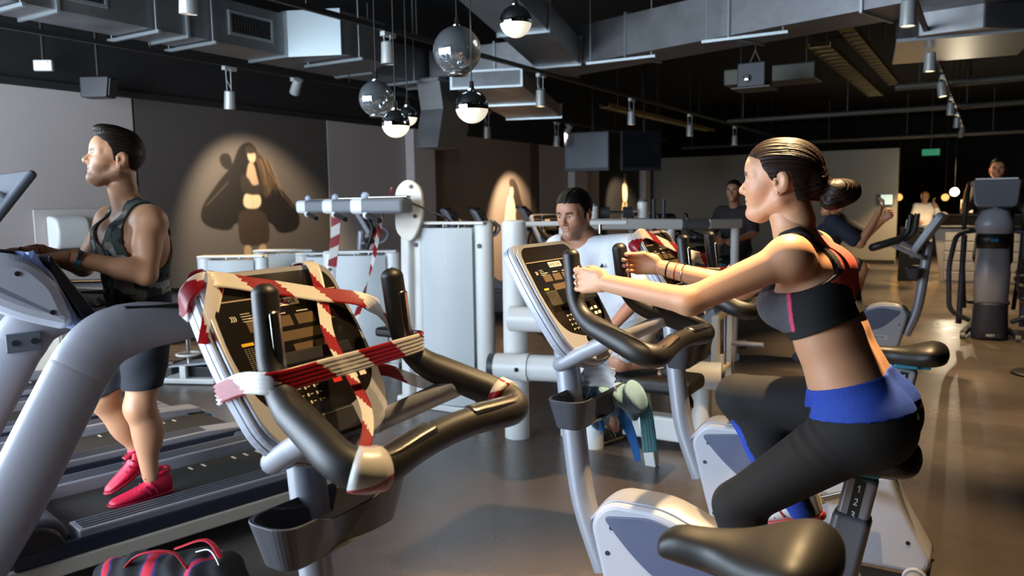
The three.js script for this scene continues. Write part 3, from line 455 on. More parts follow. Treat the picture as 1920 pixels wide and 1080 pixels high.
  const post = p('seat_post', beam([lean(0.5), 0.5, 0], [lean(saddleY - 0.06), saddleY - 0.06, 0], 0.062, 0.088, 0.014), M.silver);
  for (const s of [1, -1]) p('number_strip', new THREE.PlaneGeometry(0.03, 0.13).rotateY(s > 0 ? 0 : PI).rotateZ(-0.187).translate(lean(saddleY - 0.135), saddleY - 0.135, s * 0.0322), std(0xffffff, 0.5, 0, { map: seatTex }), 'black strip numbered 1 2 3', post);
  p('adjust_lever', merge(box(0.09, 0.018, 0.075, lean(saddleY - 0.05), saddleY - 0.05, 0, 0.008), box(0.05, 0.012, 0.03, lean(saddleY - 0.05) + 0.06, saddleY - 0.055, 0, 0.005)), M.teal);
  const S = saddleY, X = lean(saddleY) - 0.0;
  p('saddle', loft(smooth([[X - 0.155, S - 0.02, 0, 0.006, 0.008], [X - 0.148, S - 0.018, 0, 0.02, 0.026], [X - 0.12, S - 0.012, 0, 0.03, 0.034], [X - 0.06, S - 0.012, 0, 0.034, 0.045], [X - 0.01, S - 0.01, 0, 0.038, 0.075], [X + 0.04, S - 0.002, 0, 0.045, 0.108], [X + 0.08, S + 0.004, 0, 0.048, 0.118], [X + 0.11, S + 0.004, 0, 0.042, 0.105], [X + 0.13, S + 0.002, 0, 0.028, 0.07], [X + 0.138, S, 0, 0.006, 0.02]]), 36, 'x', 2.3), M.saddle);
  // cranks
  const ax = -0.54, ay = 0.335, c = Math.cos(crankTurn), q = Math.sin(crankTurn);
  p('axle', bar([ax, ay, -0.13], [ax, ay, 0.13], 0.02), M.steel);
  for (const s of [1, -1]) { const ex = ax + s * c * 0.17, ey = ay + s * q * 0.17, k = p('crank_arm', beam([ax, ay, s * 0.125], [ex, ey, s * 0.125], 0.016, 0.03, 0.006), M.steel); p('pedal', merge(box(0.095, 0.022, 0.085, ex, ey, s * 0.175, 0.006), sweep(rounded([[ex - 0.03, ey, s * 0.133], [ex - 0.035, ey + 0.085, s * 0.14], [ex - 0.035, ey + 0.085, s * 0.205], [ex - 0.03, ey, s * 0.215]], 0.04), 0.004, { seg: 6 })), M.blackPlastic, undefined, k); }
  return B;
}
const BX = -0.65;
const bikeTaped = makeBike('grey exercise bike wrapped in red and white tape', 'exercise bikes in the front row', 1.005, 2.2); bikeTaped.position.set(BX - 0.07, 0, -1.24);
const bikeRidden = makeBike('grey exercise bike ridden by the woman in a sports bra', 'exercise bikes in the front row', 0.835, -1.34); bikeRidden.position.set(BX, 0, -2.41);
const bikeThird = makeBike('grey exercise bike with taped console behind the riding woman', 'exercise bikes in the front row', 0.95, 0.4); bikeThird.position.set(BX, 0, -3.47);

// ---------------------------------------------------------------- treadmills
function makeTreadmill(label) {
  const T = thing('treadmill', label, 'treadmill', [0, 0, 0], 0, 'treadmills in a slanted row'), p = (n, g, m, l, par = T) => part(par, n, g, m, l);
  const side = (pts, w, bev, r, x) => ext(pts.map(([z, y, q]) => [-z, y, q]), w, bev, r).rotateY(PI / 2).translate(x, 0, 0);   // outline in (z, y), w thick along x
  p('belt', merge(bx(-0.25, 0.25, 0.19, 0.204, 0.05, 1.62, 0.003), bar([-0.25, 0.16, 0.05], [0.25, 0.16, 0.05], 0.044)), M.belt);
  for (let k = 0; k < 6; k++) p('belt_mark', box(0.05, 0.0012, 0.012, -0.19, 0.2046, 0.25 + k * 0.07 + (k > 3 ? 0.1 : 0), 0), M.whiteWarm);
  p('deck', bx(-0.3, 0.3, 0.11, 0.185, 0.1, 1.7, 0.01), M.black);
  for (const s of [1, -1]) {
    const rail = p('side_rail', side([[0.0, 0.19, 0.02], [0.04, 0.24, 0.03], [0.3, 0.262, 0.05], [1.42, 0.262, 0.01], [1.42, 0.19, 0.01]], 0.14, 0.008, 0.01, s * 0.33), M.tread);
    for (let k = 0; k < 4; k++) p('tread_strip', box(0.018, 0.004, 1.1, s * (0.285 + k * 0.028), 0.264, 0.85, 0.001), M.treadDark, undefined, rail);
    p('rail_skirt', bx(s > 0 ? 0.385 : -0.408, s > 0 ? 0.408 : -0.385, 0.168, 0.232, 0.08, 1.66, 0.008), M.navy);
    p('frame_bar', bx(s > 0 ? 0.36 : -0.415, s > 0 ? 0.415 : -0.36, 0.1, 0.166, 0.12, 1.8, 0.01), M.cream);
    p('end_cap', side([[-0.03, 0.1, 0.02], [-0.035, 0.17, 0.03], [0.0, 0.215, 0.04], [0.14, 0.225, 0.02], [0.16, 0.1, 0.02]], 0.15, 0.01, 0.02, s * 0.335), M.tread);
    p('blue_accent', side([[-0.038, 0.15, 0.01], [-0.03, 0.185, 0.02], [0.14, 0.205, 0.01], [0.14, 0.165, 0.01]], 0.158, 0.004, 0.01, s * 0.335), M.blueCap);
    const cl = spline([[s * 0.44, 0.1, 1.9], [s * 0.44, 0.45, 1.662], [s * 0.44, 0.78, 1.472], [s * 0.44, 0.94, 1.376], [s * 0.44, 1.035, 1.29], [s * 0.44, 1.075, 1.16], [s * 0.44, 1.073, 0.94], [s * 0.44, 1.064, 0.62], [s * 0.44, 1.06, 0.4]], 60), cut = cl.findIndex((q) => q.y > 0.925), wd = (y, z) => (z > 1.37 ? 0.124 : lerp(0.05, 0.124, sst(0.3, 1.42, z) * 0.35 + 0.65 * sst(1.0, 1.4, z)));
    const seg = (a, b, k) => { const P = cl.slice(a, b), n = P.length - 1; return sweep(P, (t) => { const f = t * n, q = P[Math.min(n, Math.round(f))]; return wd(q.y, q.z) * k; }, { seg: 26, flat: 0.44, up: [1, 0, 0], round: b > 50 ? 0.8 : 0.02 }); };
    p('upright', seg(0, cut + 1, 0.985), M.tread); p('handrail_shell', seg(cut, cl.length, 1.0), M.tread);
    p('grip_top', sweep(spline([[s * 0.44, 1.163, 1.2], [s * 0.44, 1.146, 0.95], [s * 0.44, 1.112, 0.46]], 12), 0.03, { flat: 0.4, up: [0, 1, 0] }), M.blackPlastic);
    const plate = p('shoulder_plate', box(0.012, 0.09, 0.15, s * 0.381, 0.95, 1.37, 0.006), M.treadDark); for (const z of [1.33, 1.41]) p('bolt', new THREE.CylinderGeometry(0.014, 0.014, 0.014, 12).rotateZ(PI / 2).translate(s * 0.373, 0.95, z), M.blackPlastic, undefined, plate);
  }
  p('motor_cover', side([[1.44, 0.19, 0.01], [1.46, 0.31, 0.05], [1.56, 0.345, 0.05], [2.0, 0.3, 0.06], [2.06, 0.1, 0.03], [1.44, 0.1, 0.01]], 0.72, 0.02, 0.04, 0), M.treadDark);
  p('side_cover', side([[1.44, 0.17, 0.05], [1.5, 0.3, 0.05], [1.66, 0.33, 0.06], [1.68, 0.17, 0.06]], 0.06, 0.02, 0.05, 0.375), M.blackPlastic);
  const hood = p('console_hood', side([[1.425, 1.29, 0.04], [1.372, 1.13, 0.03], [1.41, 1.09, 0.06], [1.61, 1.165, 0.12], [1.82, 1.32, 0.1], [1.84, 1.42, 0.06], [1.53, 1.405, 0.08]], 0.84, 0.05, 0.06, 0), M.hoodLight);
  p('hood_band', side([[1.545, 1.425, 0.05], [1.44, 1.33, 0.04], [1.345, 1.1, 0.02], [1.385, 1.08, 0.03], [1.43, 1.2, 0.1], [1.51, 1.36, 0.1]], 0.8, 0.03, 0.04, 0), M.hoodBand, undefined, hood);
  for (const [z, y] of [[1.57, 1.33], [1.46, 1.17]]) p('screw', new THREE.CylinderGeometry(0.01, 0.01, 0.006, 12).rotateZ(PI / 2).translate(0.42, y, z), M.blackPlastic, undefined, hood);
  p('rider_panel', side([[1.44, 1.4, 0.02], [1.27, 1.13, 0.03], [1.24, 1.15, 0.02], [1.2, 1.12, 0.01], [1.33, 1.1, 0.03], [1.45, 1.34, 0.03]], 0.72, 0.012, 0.02, 0), M.blackPlastic);
  p('display', box(0.62, 0.42, 0.035, 0, 0, 0, 0.015).rotateX(-0.66 + PI).translate(0, 1.555, 1.58), M.treadDark);
  p('display_back', box(0.5, 0.3, 0.07, 0, 0, 0, 0.03).rotateX(-0.66).translate(0, 1.52, 1.635), M.hoodLight);
  const tray = p('cup_shelf', merge(bx(-0.39, 0.39, 1.08, 1.1, 1.02, 1.3, 0.01), bx(-0.39, 0.39, 1.1, 1.13, 1.02, 1.035, 0.004)), M.blackPlastic);
  for (const s of [1, -1]) p('cup_ring', new THREE.TorusGeometry(0.05, 0.01, 10, 24).rotateX(PI / 2).translate(s * 0.28, 1.105, 1.11), M.greyPlastic, undefined, tray);
  p('stop_bar', bar([-0.12, 1.12, 1.07], [0.12, 1.12, 1.07], 0.014), M.steel, undefined, tray);
  p('rear_foot', merge(box(0.06, 0.1, 0.06, 0.33, 0.05, 0.25, 0.01), box(0.06, 0.1, 0.06, -0.33, 0.05, 0.25, 0.01)), M.blackPlastic); p('front_foot', merge(box(0.06, 0.1, 0.1, 0.38, 0.05, 1.75, 0.01), box(0.06, 0.1, 0.1, -0.38, 0.05, 1.75, 0.01)), M.blackPlastic);
  return T;
}
M.treadShell = M.tread; M.hoodLight = std(0xb4b8c2, 0.3, 0.05); M.hoodBand = std(0x5f6c92, 0.4);
const TA = -13 * PI / 180, TM = [[-3.2, -3.21, 'treadmill with the walking man on its belt'], [-4.21, -3.33, 'empty treadmill beside the walking man'], [-5.22, -3.45, 'empty treadmill second from the walking man'], [-6.23, -3.57, 'empty treadmill closest to the wall']];
const mill = makeTreadmill(TM[0][2]); mill.position.set(TM[0][0], 0, TM[0][1]); mill.rotation.y = TA;
TM.slice(1).forEach(([x, z, l]) => copyOf(mill, [x, 0, z], TA, l));
// ---------------------------------------------------------------- strength machines in mid hall
M.frost = phy(0xe4eaec, 0.5, { transmission: 0.4, thickness: 0, ior: 1.4 }); M.weights = std(0x3c3e42, 0.45, 0.4);
function weightTower(t, h, w = 0.62) {                     // two white posts, stack of plates, curved frosted shields
  for (const s of [-1, 1]) { part(t, 'post', loft([[0.0, s * w / 2, 0, 0.075, 0.06], [h - 0.02, s * w / 2, 0, 0.075, 0.06], [h, s * w / 2, 0, 0.06, 0.045]], 20, 'y'), M.white); part(t, 'post_badge', new THREE.CylinderGeometry(0.018, 0.018, 0.008, 14).rotateX(PI / 2).translate(s * w / 2, h - 0.17, 0.062), M.greyPlastic); }
  part(t, 'top_plate', box(w + 0.1, 0.022, 0.17, 0, h - 0.004, 0, 0.008), M.white); part(t, 'base_plate', box(w + 0.1, 0.05, 0.22, 0, 0.025, 0, 0.01), M.white);
  for (let k = 0; k < 10; k++) part(t, 'weight_plate', box(w * 0.42, 0.03, 0.1, 0, 0.1 + k * 0.034, 0, 0.004), M.weights);
  for (const x of [-0.07, 0.07]) part(t, 'guide_rod', bar([x, 0.05, 0], [x, h, 0], 0.009), M.steel);
  for (const s of [1, -1]) { const a = []; for (let k = 0; k <= 12; k++) { const q = k / 12, x = lerp(-w / 2 + 0.06, w / 2 - 0.06, q); a.push([x, s * (0.07 + 0.05 * Math.sin(q * PI))]); } const sh = new THREE.Shape(); a.forEach(([x, z], i) => (i ? sh.lineTo(x, -z) : sh.moveTo(x, -z))); [...a].reverse().forEach(([x, z]) => sh.lineTo(x, -z + s * 0.006)); part(t, 'frosted_shield', new THREE.ExtrudeGeometry(sh, { depth: h - 0.1, bevelEnabled: false }).rotateX(-PI / 2).translate(0, 0.06, 0), M.frost, 'frosted plastic shield'); }
}
{ // lever machine with three grey arm blocks on one carrier
  const t = thing('lever_press_machine', 'tall white press machine with cam disc and three grey arm blocks', 'gym machine', [-3.45, 0, -4.85]);
  weightTower(t, 1.43, 0.58);
  part(t, 'pivot_post', beam([-0.4, 0.02, 0.06], [-0.36, 1.5, 0.06], 0.1, 0.09, 0.03), M.white); part(t, 'floor_beam', beam([-0.5, 0.04, 0.06], [0.3, 0.04, 0.02], 0.08, 0.07, 0.02), M.white);
  const d = part(t, 'cam_disc', ext([[-0.13, -0.22, 0.1], [0.02, -0.3, 0.08], [0.14, -0.1, 0.12], [0.13, 0.12, 0.12], [0, 0.2, 0.1], [-0.12, 0.12, 0.1]], 0.03, 0.006, 0.1).translate(-0.3, 1.57, 0.12), M.whiteWarm);
  for (const [x, y] of [[-0.26, 1.7], [-0.23, 1.48]]) part(d, 'bolt', new THREE.CylinderGeometry(0.015, 0.015, 0.012, 12).rotateX(PI / 2).translate(x, y, 0.14), M.blackPlastic);
  part(t, 'carrier_beam', beam([-0.3, 1.55, 0.2], [-1.95, 1.55, -0.62], 0.05, 0.05, 0.01), M.grey);
  for (const [x, z, w] of [[-0.4, 0.3, 0.46], [-1.1, -0.1, 0.42], [-1.82, -0.5, 0.42]]) {
    const b = part(t, 'arm_block', box(w, 0.115, 0.15, x, 1.56, z, 0.03), M.grey); part(b, 'block_cap', box(0.15, 0.12, 0.156, x - w / 2 + 0.03, 1.56, z, 0.035), M.white); part(b, 'knob', sph(0.032, x - w / 2 + 0.06, 1.635, z), std(0xa9b6cc, 0.3)); part(b, 'slide_rail', box(w * 0.8, 0.014, 0.05, x + 0.06, 1.625, z, 0.006), M.steel);
    const g = part(b, 'handle', bar([x - 0.1, 1.49, z + 0.06], [x + 0.1, 1.455, z + 0.16], 0.02), M.rubber); part(g, 'handle_root', sph(0.03, x - 0.12, 1.495, z + 0.05), M.white);
  }
  part(t, 'pull_cable', sweep(rounded([[-0.3, 1.6, 0.16], [0.02, 1.47, 0.1], [0, 1.43, 0]], 0.03), 0.007, { seg: 8 }), M.blackPlastic);
  const seat = part(t, 'seat_pad', box(0.42, 0.08, 0.32, -0.75, 0.5, -0.35, 0.03), M.saddle); part(seat, 'seat_stem', bar([-0.75, 0.46, -0.35], [-0.75, 0.0, -0.35], 0.035), M.white);
}
for (const [x, z, h, l] of [[-5.15, -5.75, 1.13, 'low white weight tower behind the grey arm blocks'], [-6.1, -6.3, 1.06, 'low white weight tower left of the wrapped elliptical trainer'], [-6.75, -5.55, 1.06, 'low white weight tower before the hooded figure mural'], [-7.0, -6.5, 1.06, 'low white weight tower right under the hooded figure mural']]) { const t = thing('weight_tower', l, 'gym machine', [x, 0, z], 0.5, 'low weight towers'); weightTower(t, h, 0.6); }
{ // tapered white leg post with hook and foot rails near the treadmill ends
  const t = thing('pulley_post', 'short tapered white pulley post standing behind the treadmills', 'gym machine', [-5.2, 0, -4.25]);
  part(t, 'column', loft([[0, 0, 0, 0.075, 0.075], [0.32, 0, 0, 0.075, 0.075], [0.34, 0, 0, 0.07, 0.07], [0.72, -0.05, 0, 0.045, 0.045], [0.76, -0.05, 0, 0.03, 0.03]], 18, 'y'), M.whiteWarm);
  part(t, 'hook', new THREE.TorusGeometry(0.05, 0.016, 10, 20, PI * 1.4).rotateX(PI / 2).translate(-0.1, 0.74, 0), M.white);
  for (const y of [0.05, 0.17]) part(t, 'foot_rail', box(0.4, 0.02, 0.12, 0.24, y, -0.02, 0.008), M.whiteWarm); part(t, 'roller', bar([0.3, 0.11, -0.08], [0.3, 0.11, 0.05], 0.04), M.silver);
}
{ // machine beside the man in the white shirt
  const t = thing('cable_row_machine', 'white tubular machine the man in the white shirt leans over', 'gym machine', [-2.66, 0, -4.45]);
  part(t, 'tower_post', loft([[0, 0, 0, 0.085, 0.075], [1.44, 0, 0, 0.085, 0.075], [1.455, 0, 0, 0.07, 0.06]], 22, 'y'), M.white); part(t, 'tower_post', loft([[0, 0.3, -0.2, 0.07, 0.06], [1.4, 0.3, -0.2, 0.07, 0.06], [1.415, 0.3, -0.2, 0.055, 0.05]], 20, 'y'), M.white);
  part(t, 'top_beam', beam([-0.06, 1.43, 0.02], [0.62, 1.43, -0.4], 0.12, 0.03, 0.01), M.white);
  const up = part(t, 'upper_cylinder', bar([0.02, 0.82, 0.1], [0.5, 0.82, 0.0], 0.082, 0.082, 24), M.white); part(up, 'end_cap', bar([0.5, 0.82, 0], [0.52, 0.82, -0.004], 0.083, 0.08, 24), M.cream);
  const lo = part(t, 'lower_tube', bar([-0.06, 0.51, 0.16], [1.32, 0.51, -0.2], 0.085, 0.085, 24), M.white); part(lo, 'end_cap', bar([-0.1, 0.51, 0.17], [-0.06, 0.51, 0.16], 0.082, 0.088, 24), M.greyPlastic); part(lo, 'clamp_ring', bar([0.12, 0.51, 0.113], [0.16, 0.51, 0.103], 0.093, 0.093, 24), M.white); part(lo, 'clamp_screw', sph(0.014, 0.12, 0.51, 0.205), M.blackPlastic);
  for (const [x, z] of [[0.55, -0.04], [1.2, -0.2]]) part(t, 'leg', loft([[0, x, z, 0.06, 0.06], [0.5, x, z, 0.06, 0.06]], 18, 'y'), M.white);
  part(t, 'lower_rail', beam([0.3, 0.12, -0.3], [1.3, 0.12, -0.3], 0.12, 0.16, 0.02), M.white);
  for (let k = 0; k < 8; k++) part(t, 'weight_plate', box(0.3, 0.026, 0.12, 0.42, 0.1 + k * 0.03, -0.3, 0.003), M.weights);
  part(t, 'carriage', merge(box(0.32, 0.04, 0.1, 0.42, 0.66, -0.25, 0.006), bar([0.3, 0.64, -0.25], [0.3, 0.78, -0.25], 0.02), bar([0.5, 0.64, -0.25], [0.5, 0.78, -0.25], 0.02), bar([0.4, 0.64, -0.25], [0.4, 0.74, -0.25], 0.012)), M.blackPlastic);
  for (const x of [0.3, 0.5]) part(t, 'guide_rod', bar([x, 0.1, -0.25], [x, 1.42, -0.25], 0.012), M.steel);
  const pad = part(t, 'knee_pad', box(0.66, 0.09, 0.3, 1.0, 0.555, 0.28, 0.035), M.saddle); part(pad, 'pad_stem', beam([1.0, 0.5, 0.28], [1.0, 0.0, 0.1], 0.07, 0.07, 0.01), M.white);
}
{ // small plate stand lit warm
  const t = thing('plate_stand', 'low cream frame stand with rods beyond the third bike', 'weight stand', [-1.9, 0, -6.62], 0.05);
  for (const z of [0.25, -0.26]) part(t, 'post', box(0.065, 0.62, 0.065, 0, 0.31, z, 0.015), M.cream);
  part(t, 'top_rail', beam([0, 0.6, 0.27], [0, 0.6, -0.28], 0.06, 0.05, 0.012), M.cream); part(t, 'bottom_rail', beam([0, 0.13, 0.25], [0, 0.13, -0.26], 0.05, 0.04, 0.01), M.cream);
  for (const z of [0.1, -0.08]) part(t, 'rod', bar([0, 0.13, z], [0, 0.6, z], 0.014), M.steel); part(t, 'peg', bar([0.03, 0.32, -0.2], [0.3, 0.32, -0.2], 0.022), M.silver); part(t, 'sleeve', bar([0, 0.15, 0.1], [0, 0.27, 0.1], 0.03), M.white);
}
{ // barbell frame
  const t = thing('barbell_frame', 'wide white frame carrying a grey bar behind the seated machines', 'weight frame', [-3.1, 0, -6.35]), e = [1.05, 0, -1.3];
  part(t, 'cross_beam', beam([0, 1.37, 0], [0.7, 1.35, -0.66], 0.09, 0.1, 0.02), M.white); const b = part(t, 'bar_sleeve', bar([0.7, 1.35, -0.66], [0.86, 1.345, -0.86], 0.05), M.silverDark); part(b, 'lock_screw', sph(0.018, 0.84, 1.345, -0.79), M.steel); part(t, 'cross_beam', beam([0.86, 1.345, -0.86], e.map((v, i) => (i === 1 ? 1.34 : v)), 0.09, 0.09, 0.02), M.white);
  for (const [x, z] of [[0.02, -0.02], [1.02, -1.26], [0.62, -0.58]]) part(t, 'post', bar([x, 0, z], [x, 1.34, z], 0.04), M.white); part(t, 'floor_rail', beam([0, 0.04, 0], [1.05, 0.04, -1.3], 0.08, 0.07, 0.01), M.white);
  for (const [x, z] of [[0.5, -0.46], [0.57, -0.53]]) part(t, 'upright_grip', bar([x, 1.38, z], [x, 1.58, z], 0.018), M.greyPlastic);
}
function dumbbell(pos, turn, l) { const t = thing('dumbbell', l, 'dumbbell', pos, turn, 'dumbbells on the white frame'); part(t, 'bar', bar([-0.07, 0.05, 0], [0.07, 0.05, 0], 0.014), M.steel); for (const s of [-1, 1]) part(t, 'head', bar([s * 0.06, 0.05, 0], [s * 0.14, 0.05, 0], 0.05, 0.046, 12), M.greyPlastic); }
dumbbell([-2.86, 1.42, -6.57], 0.5, 'dark dumbbell lying on the white frame beam');
for (const [x, z, h, l] of [[-3.02, -6.43, 0.12, 'short white wipes canister on the white frame beam'], [-2.68, -6.75, 0.15, 'taller white wipes canister beside the upright grips']]) { const t = thing('wipes_canister', l, 'canister', [x, 1.412, z], 0, 'wipes canisters'); part(t, 'can', lathe([[0, 0], [0.045, 0], [0.048, 0.01], [0.048, h - 0.01], [0.04, h], [0, h]], 20), M.white); part(t, 'lid', lathe([[0, h + 0.02], [0.03, h + 0.02], [0.042, h], [0, h]], 20), M.grey); }
// elliptical trainers in the background
function makeElliptical(label) {
  const t = thing('elliptical_trainer', label, 'elliptical', [0, 0, 0], 0, 'elliptical trainers along the murals');
  part(t, 'housing', ext([[-0.5, 0.06, 0.05], [-0.55, 0.4, 0.1], [-0.35, 0.62, 0.12], [0.0, 0.55, 0.15], [0.2, 0.2, 0.1], [0.2, 0.06, 0.03]], 0.26, 0.03, 0.05), M.hullWhite); part(t, 'floor_rail', box(1.5, 0.07, 0.1, 0.4, 0.04, 0, 0.02), M.silverDark); part(t, 'front_foot', box(0.1, 0.06, 0.6, -0.45, 0.03, 0, 0.02), M.silverDark); part(t, 'rear_foot', box(0.1, 0.06, 0.6, 1.1, 0.03, 0, 0.02), M.silverDark);
  part(t, 'mast', sweep(spline([[-0.4, 0.5, 0], [-0.32, 0.9, 0], [-0.28, 1.25, 0]], 10), 0.045), M.silver);
  const c = part(t, 'console', box(0.06, 0.3, 0.36, 0, 0, 0, 0.025).rotateZ(0.5).translate(-0.26, 1.36, 0), M.pearl); part(c, 'console_face', box(0.008, 0.22, 0.3, 0.035, 0.0, 0, 0.003).rotateZ(0.5).translate(-0.26, 1.36, 0), M.blackPlastic);
  part(t, 'tray', box(0.12, 0.04, 0.34, -0.2, 1.14, 0, 0.015), M.blackPlastic);
  for (const s of [-1, 1]) { part(t, 'swing_arm', sweep(spline([[-0.35, 0.55, s * 0.27], [-0.25, 1.0, s * 0.28], [-0.16, 1.3, s * 0.27], [-0.26, 1.46, s * 0.25], [-0.34, 1.5, s * 0.24]], 18), 0.022), M.rubber); part(t, 'fixed_handle', sweep(rounded([[-0.28, 1.12, s * 0.06], [-0.02, 1.12, s * 0.12], [0.04, 1.24, s * 0.17], [-0.06, 1.32, s * 0.18]], 0.07), 0.018), M.silver); part(t, 'pedal_beam', beam([-0.4, 0.35 + s * 0.08, s * 0.2], [0.9, 0.22, s * 0.2], 0.05, 0.06, 0.015), M.silver); part(t, 'pedal', box(0.34, 0.03, 0.15, 0.42, 0.32 + s * 0.04, s * 0.2, 0.012), M.blackPlastic); }
  return t;
}
const ell = makeElliptical('white elliptical trainer wrapped in tape behind the lever machines'); ell.position.set(-6.2, 0, -7.35); ell.rotation.y = 0.75;
const ELLS = [[-6.2, -7.35, 0.75]];
[[-6.75, -9.85, 0.8, 'white elliptical trainer before the seated figure mural'], [-5.85, -9.3, 0.7, 'white elliptical trainer with tape beside the tall frosted tower'], [-6.3, -11.35, 0.75, 'white elliptical trainer below the hanging screens'], [-6.0, -12.75, 0.8, 'white elliptical trainer farthest along the murals']].forEach(([x, z, r, l]) => { copyOf(ell, [x, 0, z], r, l); ELLS.push([x, z, r]); });
copyOf(bikeThird, [-2.7, 0, -8.4], -0.6, 'grey exercise bike right in front of the man in a dark T-shirt', 'exercise bikes farther back'); copyOf(bikeThird, [-3.9, 0, -8.0], -0.4, 'grey exercise bike standing behind the white barbell frame', 'exercise bikes farther back'); copyOf(bikeThird, [-3.5, 0, -9.8], -0.4, 'grey exercise bike farthest back among the empty ones', 'exercise bikes farther back');
const bikeNavy = copyOf(bikeThird, [-1.05, 0, -8.1], PI * 0.98, 'dark exercise bike ridden by the man in a navy shirt', 'exercise bikes farther back');
// cross trainer at the right
const amtTex = canvasTex(256, 64, (c, w, h) => { c.fillStyle = '#232838'; c.fillRect(0, 0, w, h); c.fillStyle = '#c9cdd8'; c.font = 'bold 50px sans-serif'; c.fillText('AMT', 74, 50); });
{
  const t = thing('cross_trainer', 'tall grey cross trainer with navy base and a man on it', 'cross trainer', [0.06, 0, -10.1], 0.06);
  part(t, 'base', loft([[0.0, 0, 0, 0.17, 0.17], [0.03, 0, 0, 0.18, 0.18], [0.38, 0, 0, 0.165, 0.165], [0.42, 0, 0, 0.15, 0.15]], 28, 'y', 2.6), M.navy); part(t, 'base_lettering', new THREE.PlaneGeometry(0.2, 0.05).translate(0, 0.06, 0.186), std(0xffffff, 0.5, 0, { map: amtTex }));
  part(t, 'column', loft([[0.4, 0, 0, 0.165, 0.15], [0.7, 0, 0, 0.175, 0.155], [1.02, 0, 0, 0.16, 0.14]], 28, 'y', 2.4), M.pearl); part(t, 'collar', loft([[1.0, 0, 0, 0.165, 0.15], [1.1, 0, 0, 0.175, 0.155], [1.18, 0, 0, 0.15, 0.14]], 28, 'y', 2.4), M.blackPlastic);
  part(t, 'badge', box(0.07, 0.04, 0.012, 0, 1.09, 0.155, 0.006), M.blueCap); part(t, 'shoulder', loft([[1.16, 0, 0, 0.18, 0.16], [1.28, 0, 0, 0.185, 0.16], [1.4, 0, 0, 0.13, 0.12], [1.43, 0, 0, 0.05, 0.05]], 28, 'y', 2.4), M.pearl); part(t, 'neck', beam([0, 1.4, 0], [0, 1.55, -0.02], 0.05, 0.04, 0.01), M.silver);
  part(t, 'console_back', ext([[-0.2, -0.14, 0.06], [0.2, -0.14, 0.06], [0.23, 0.16, 0.02], [-0.23, 0.16, 0.02]], 0.05, 0.015, 0.03).rotateX(-0.2).translate(0, 1.58, 0), M.silverDark); part(t, 'reading_ledge', box(0.4, 0.02, 0.06, 0, 1.75, -0.02, 0.008), M.white);
  for (const s of [-1, 1]) { part(t, 'side_handle', sweep(rounded([[s * 0.12, 1.2, 0], [s * 0.36, 1.16, 0.06], [s * 0.42, 0.8, 0.1], [s * 0.4, 0.3, 0.1], [s * 0.2, 0.2, 0.05]], 0.1), 0.026), M.navy); part(t, 'swing_arm', sweep(spline([[s * 0.24, 0.3, -0.3], [s * 0.28, 1.0, -0.2], [s * 0.27, 1.5, -0.15], [s * 0.24, 1.72, -0.28]], 14), 0.022), M.rubber); part(t, 'leg_beam', bar([s * 0.3, 0.15, 0.02], [s * 0.28, 1.14, 0.0], 0.03), M.navy); part(t, 'pedal', box(0.15, 0.04, 0.34, s * 0.14, 0.35, -0.55, 0.015), M.blackPlastic); part(t, 'pedal_link', beam([s * 0.14, 0.33, -0.5], [s * 0.14, 0.25, -0.1], 0.04, 0.05, 0.01), M.silverDark); part(t, 'caster', new THREE.CylinderGeometry(0.035, 0.035, 0.05, 16).rotateZ(PI / 2).translate(s * 0.26, 0.036, 0.14), M.grey); part(t, 'foot_beam', beam([s * 0.26, 0.06, 0.14], [s * 0.1, 0.08, -0.7], 0.06, 0.05, 0.01), M.navy); }
}
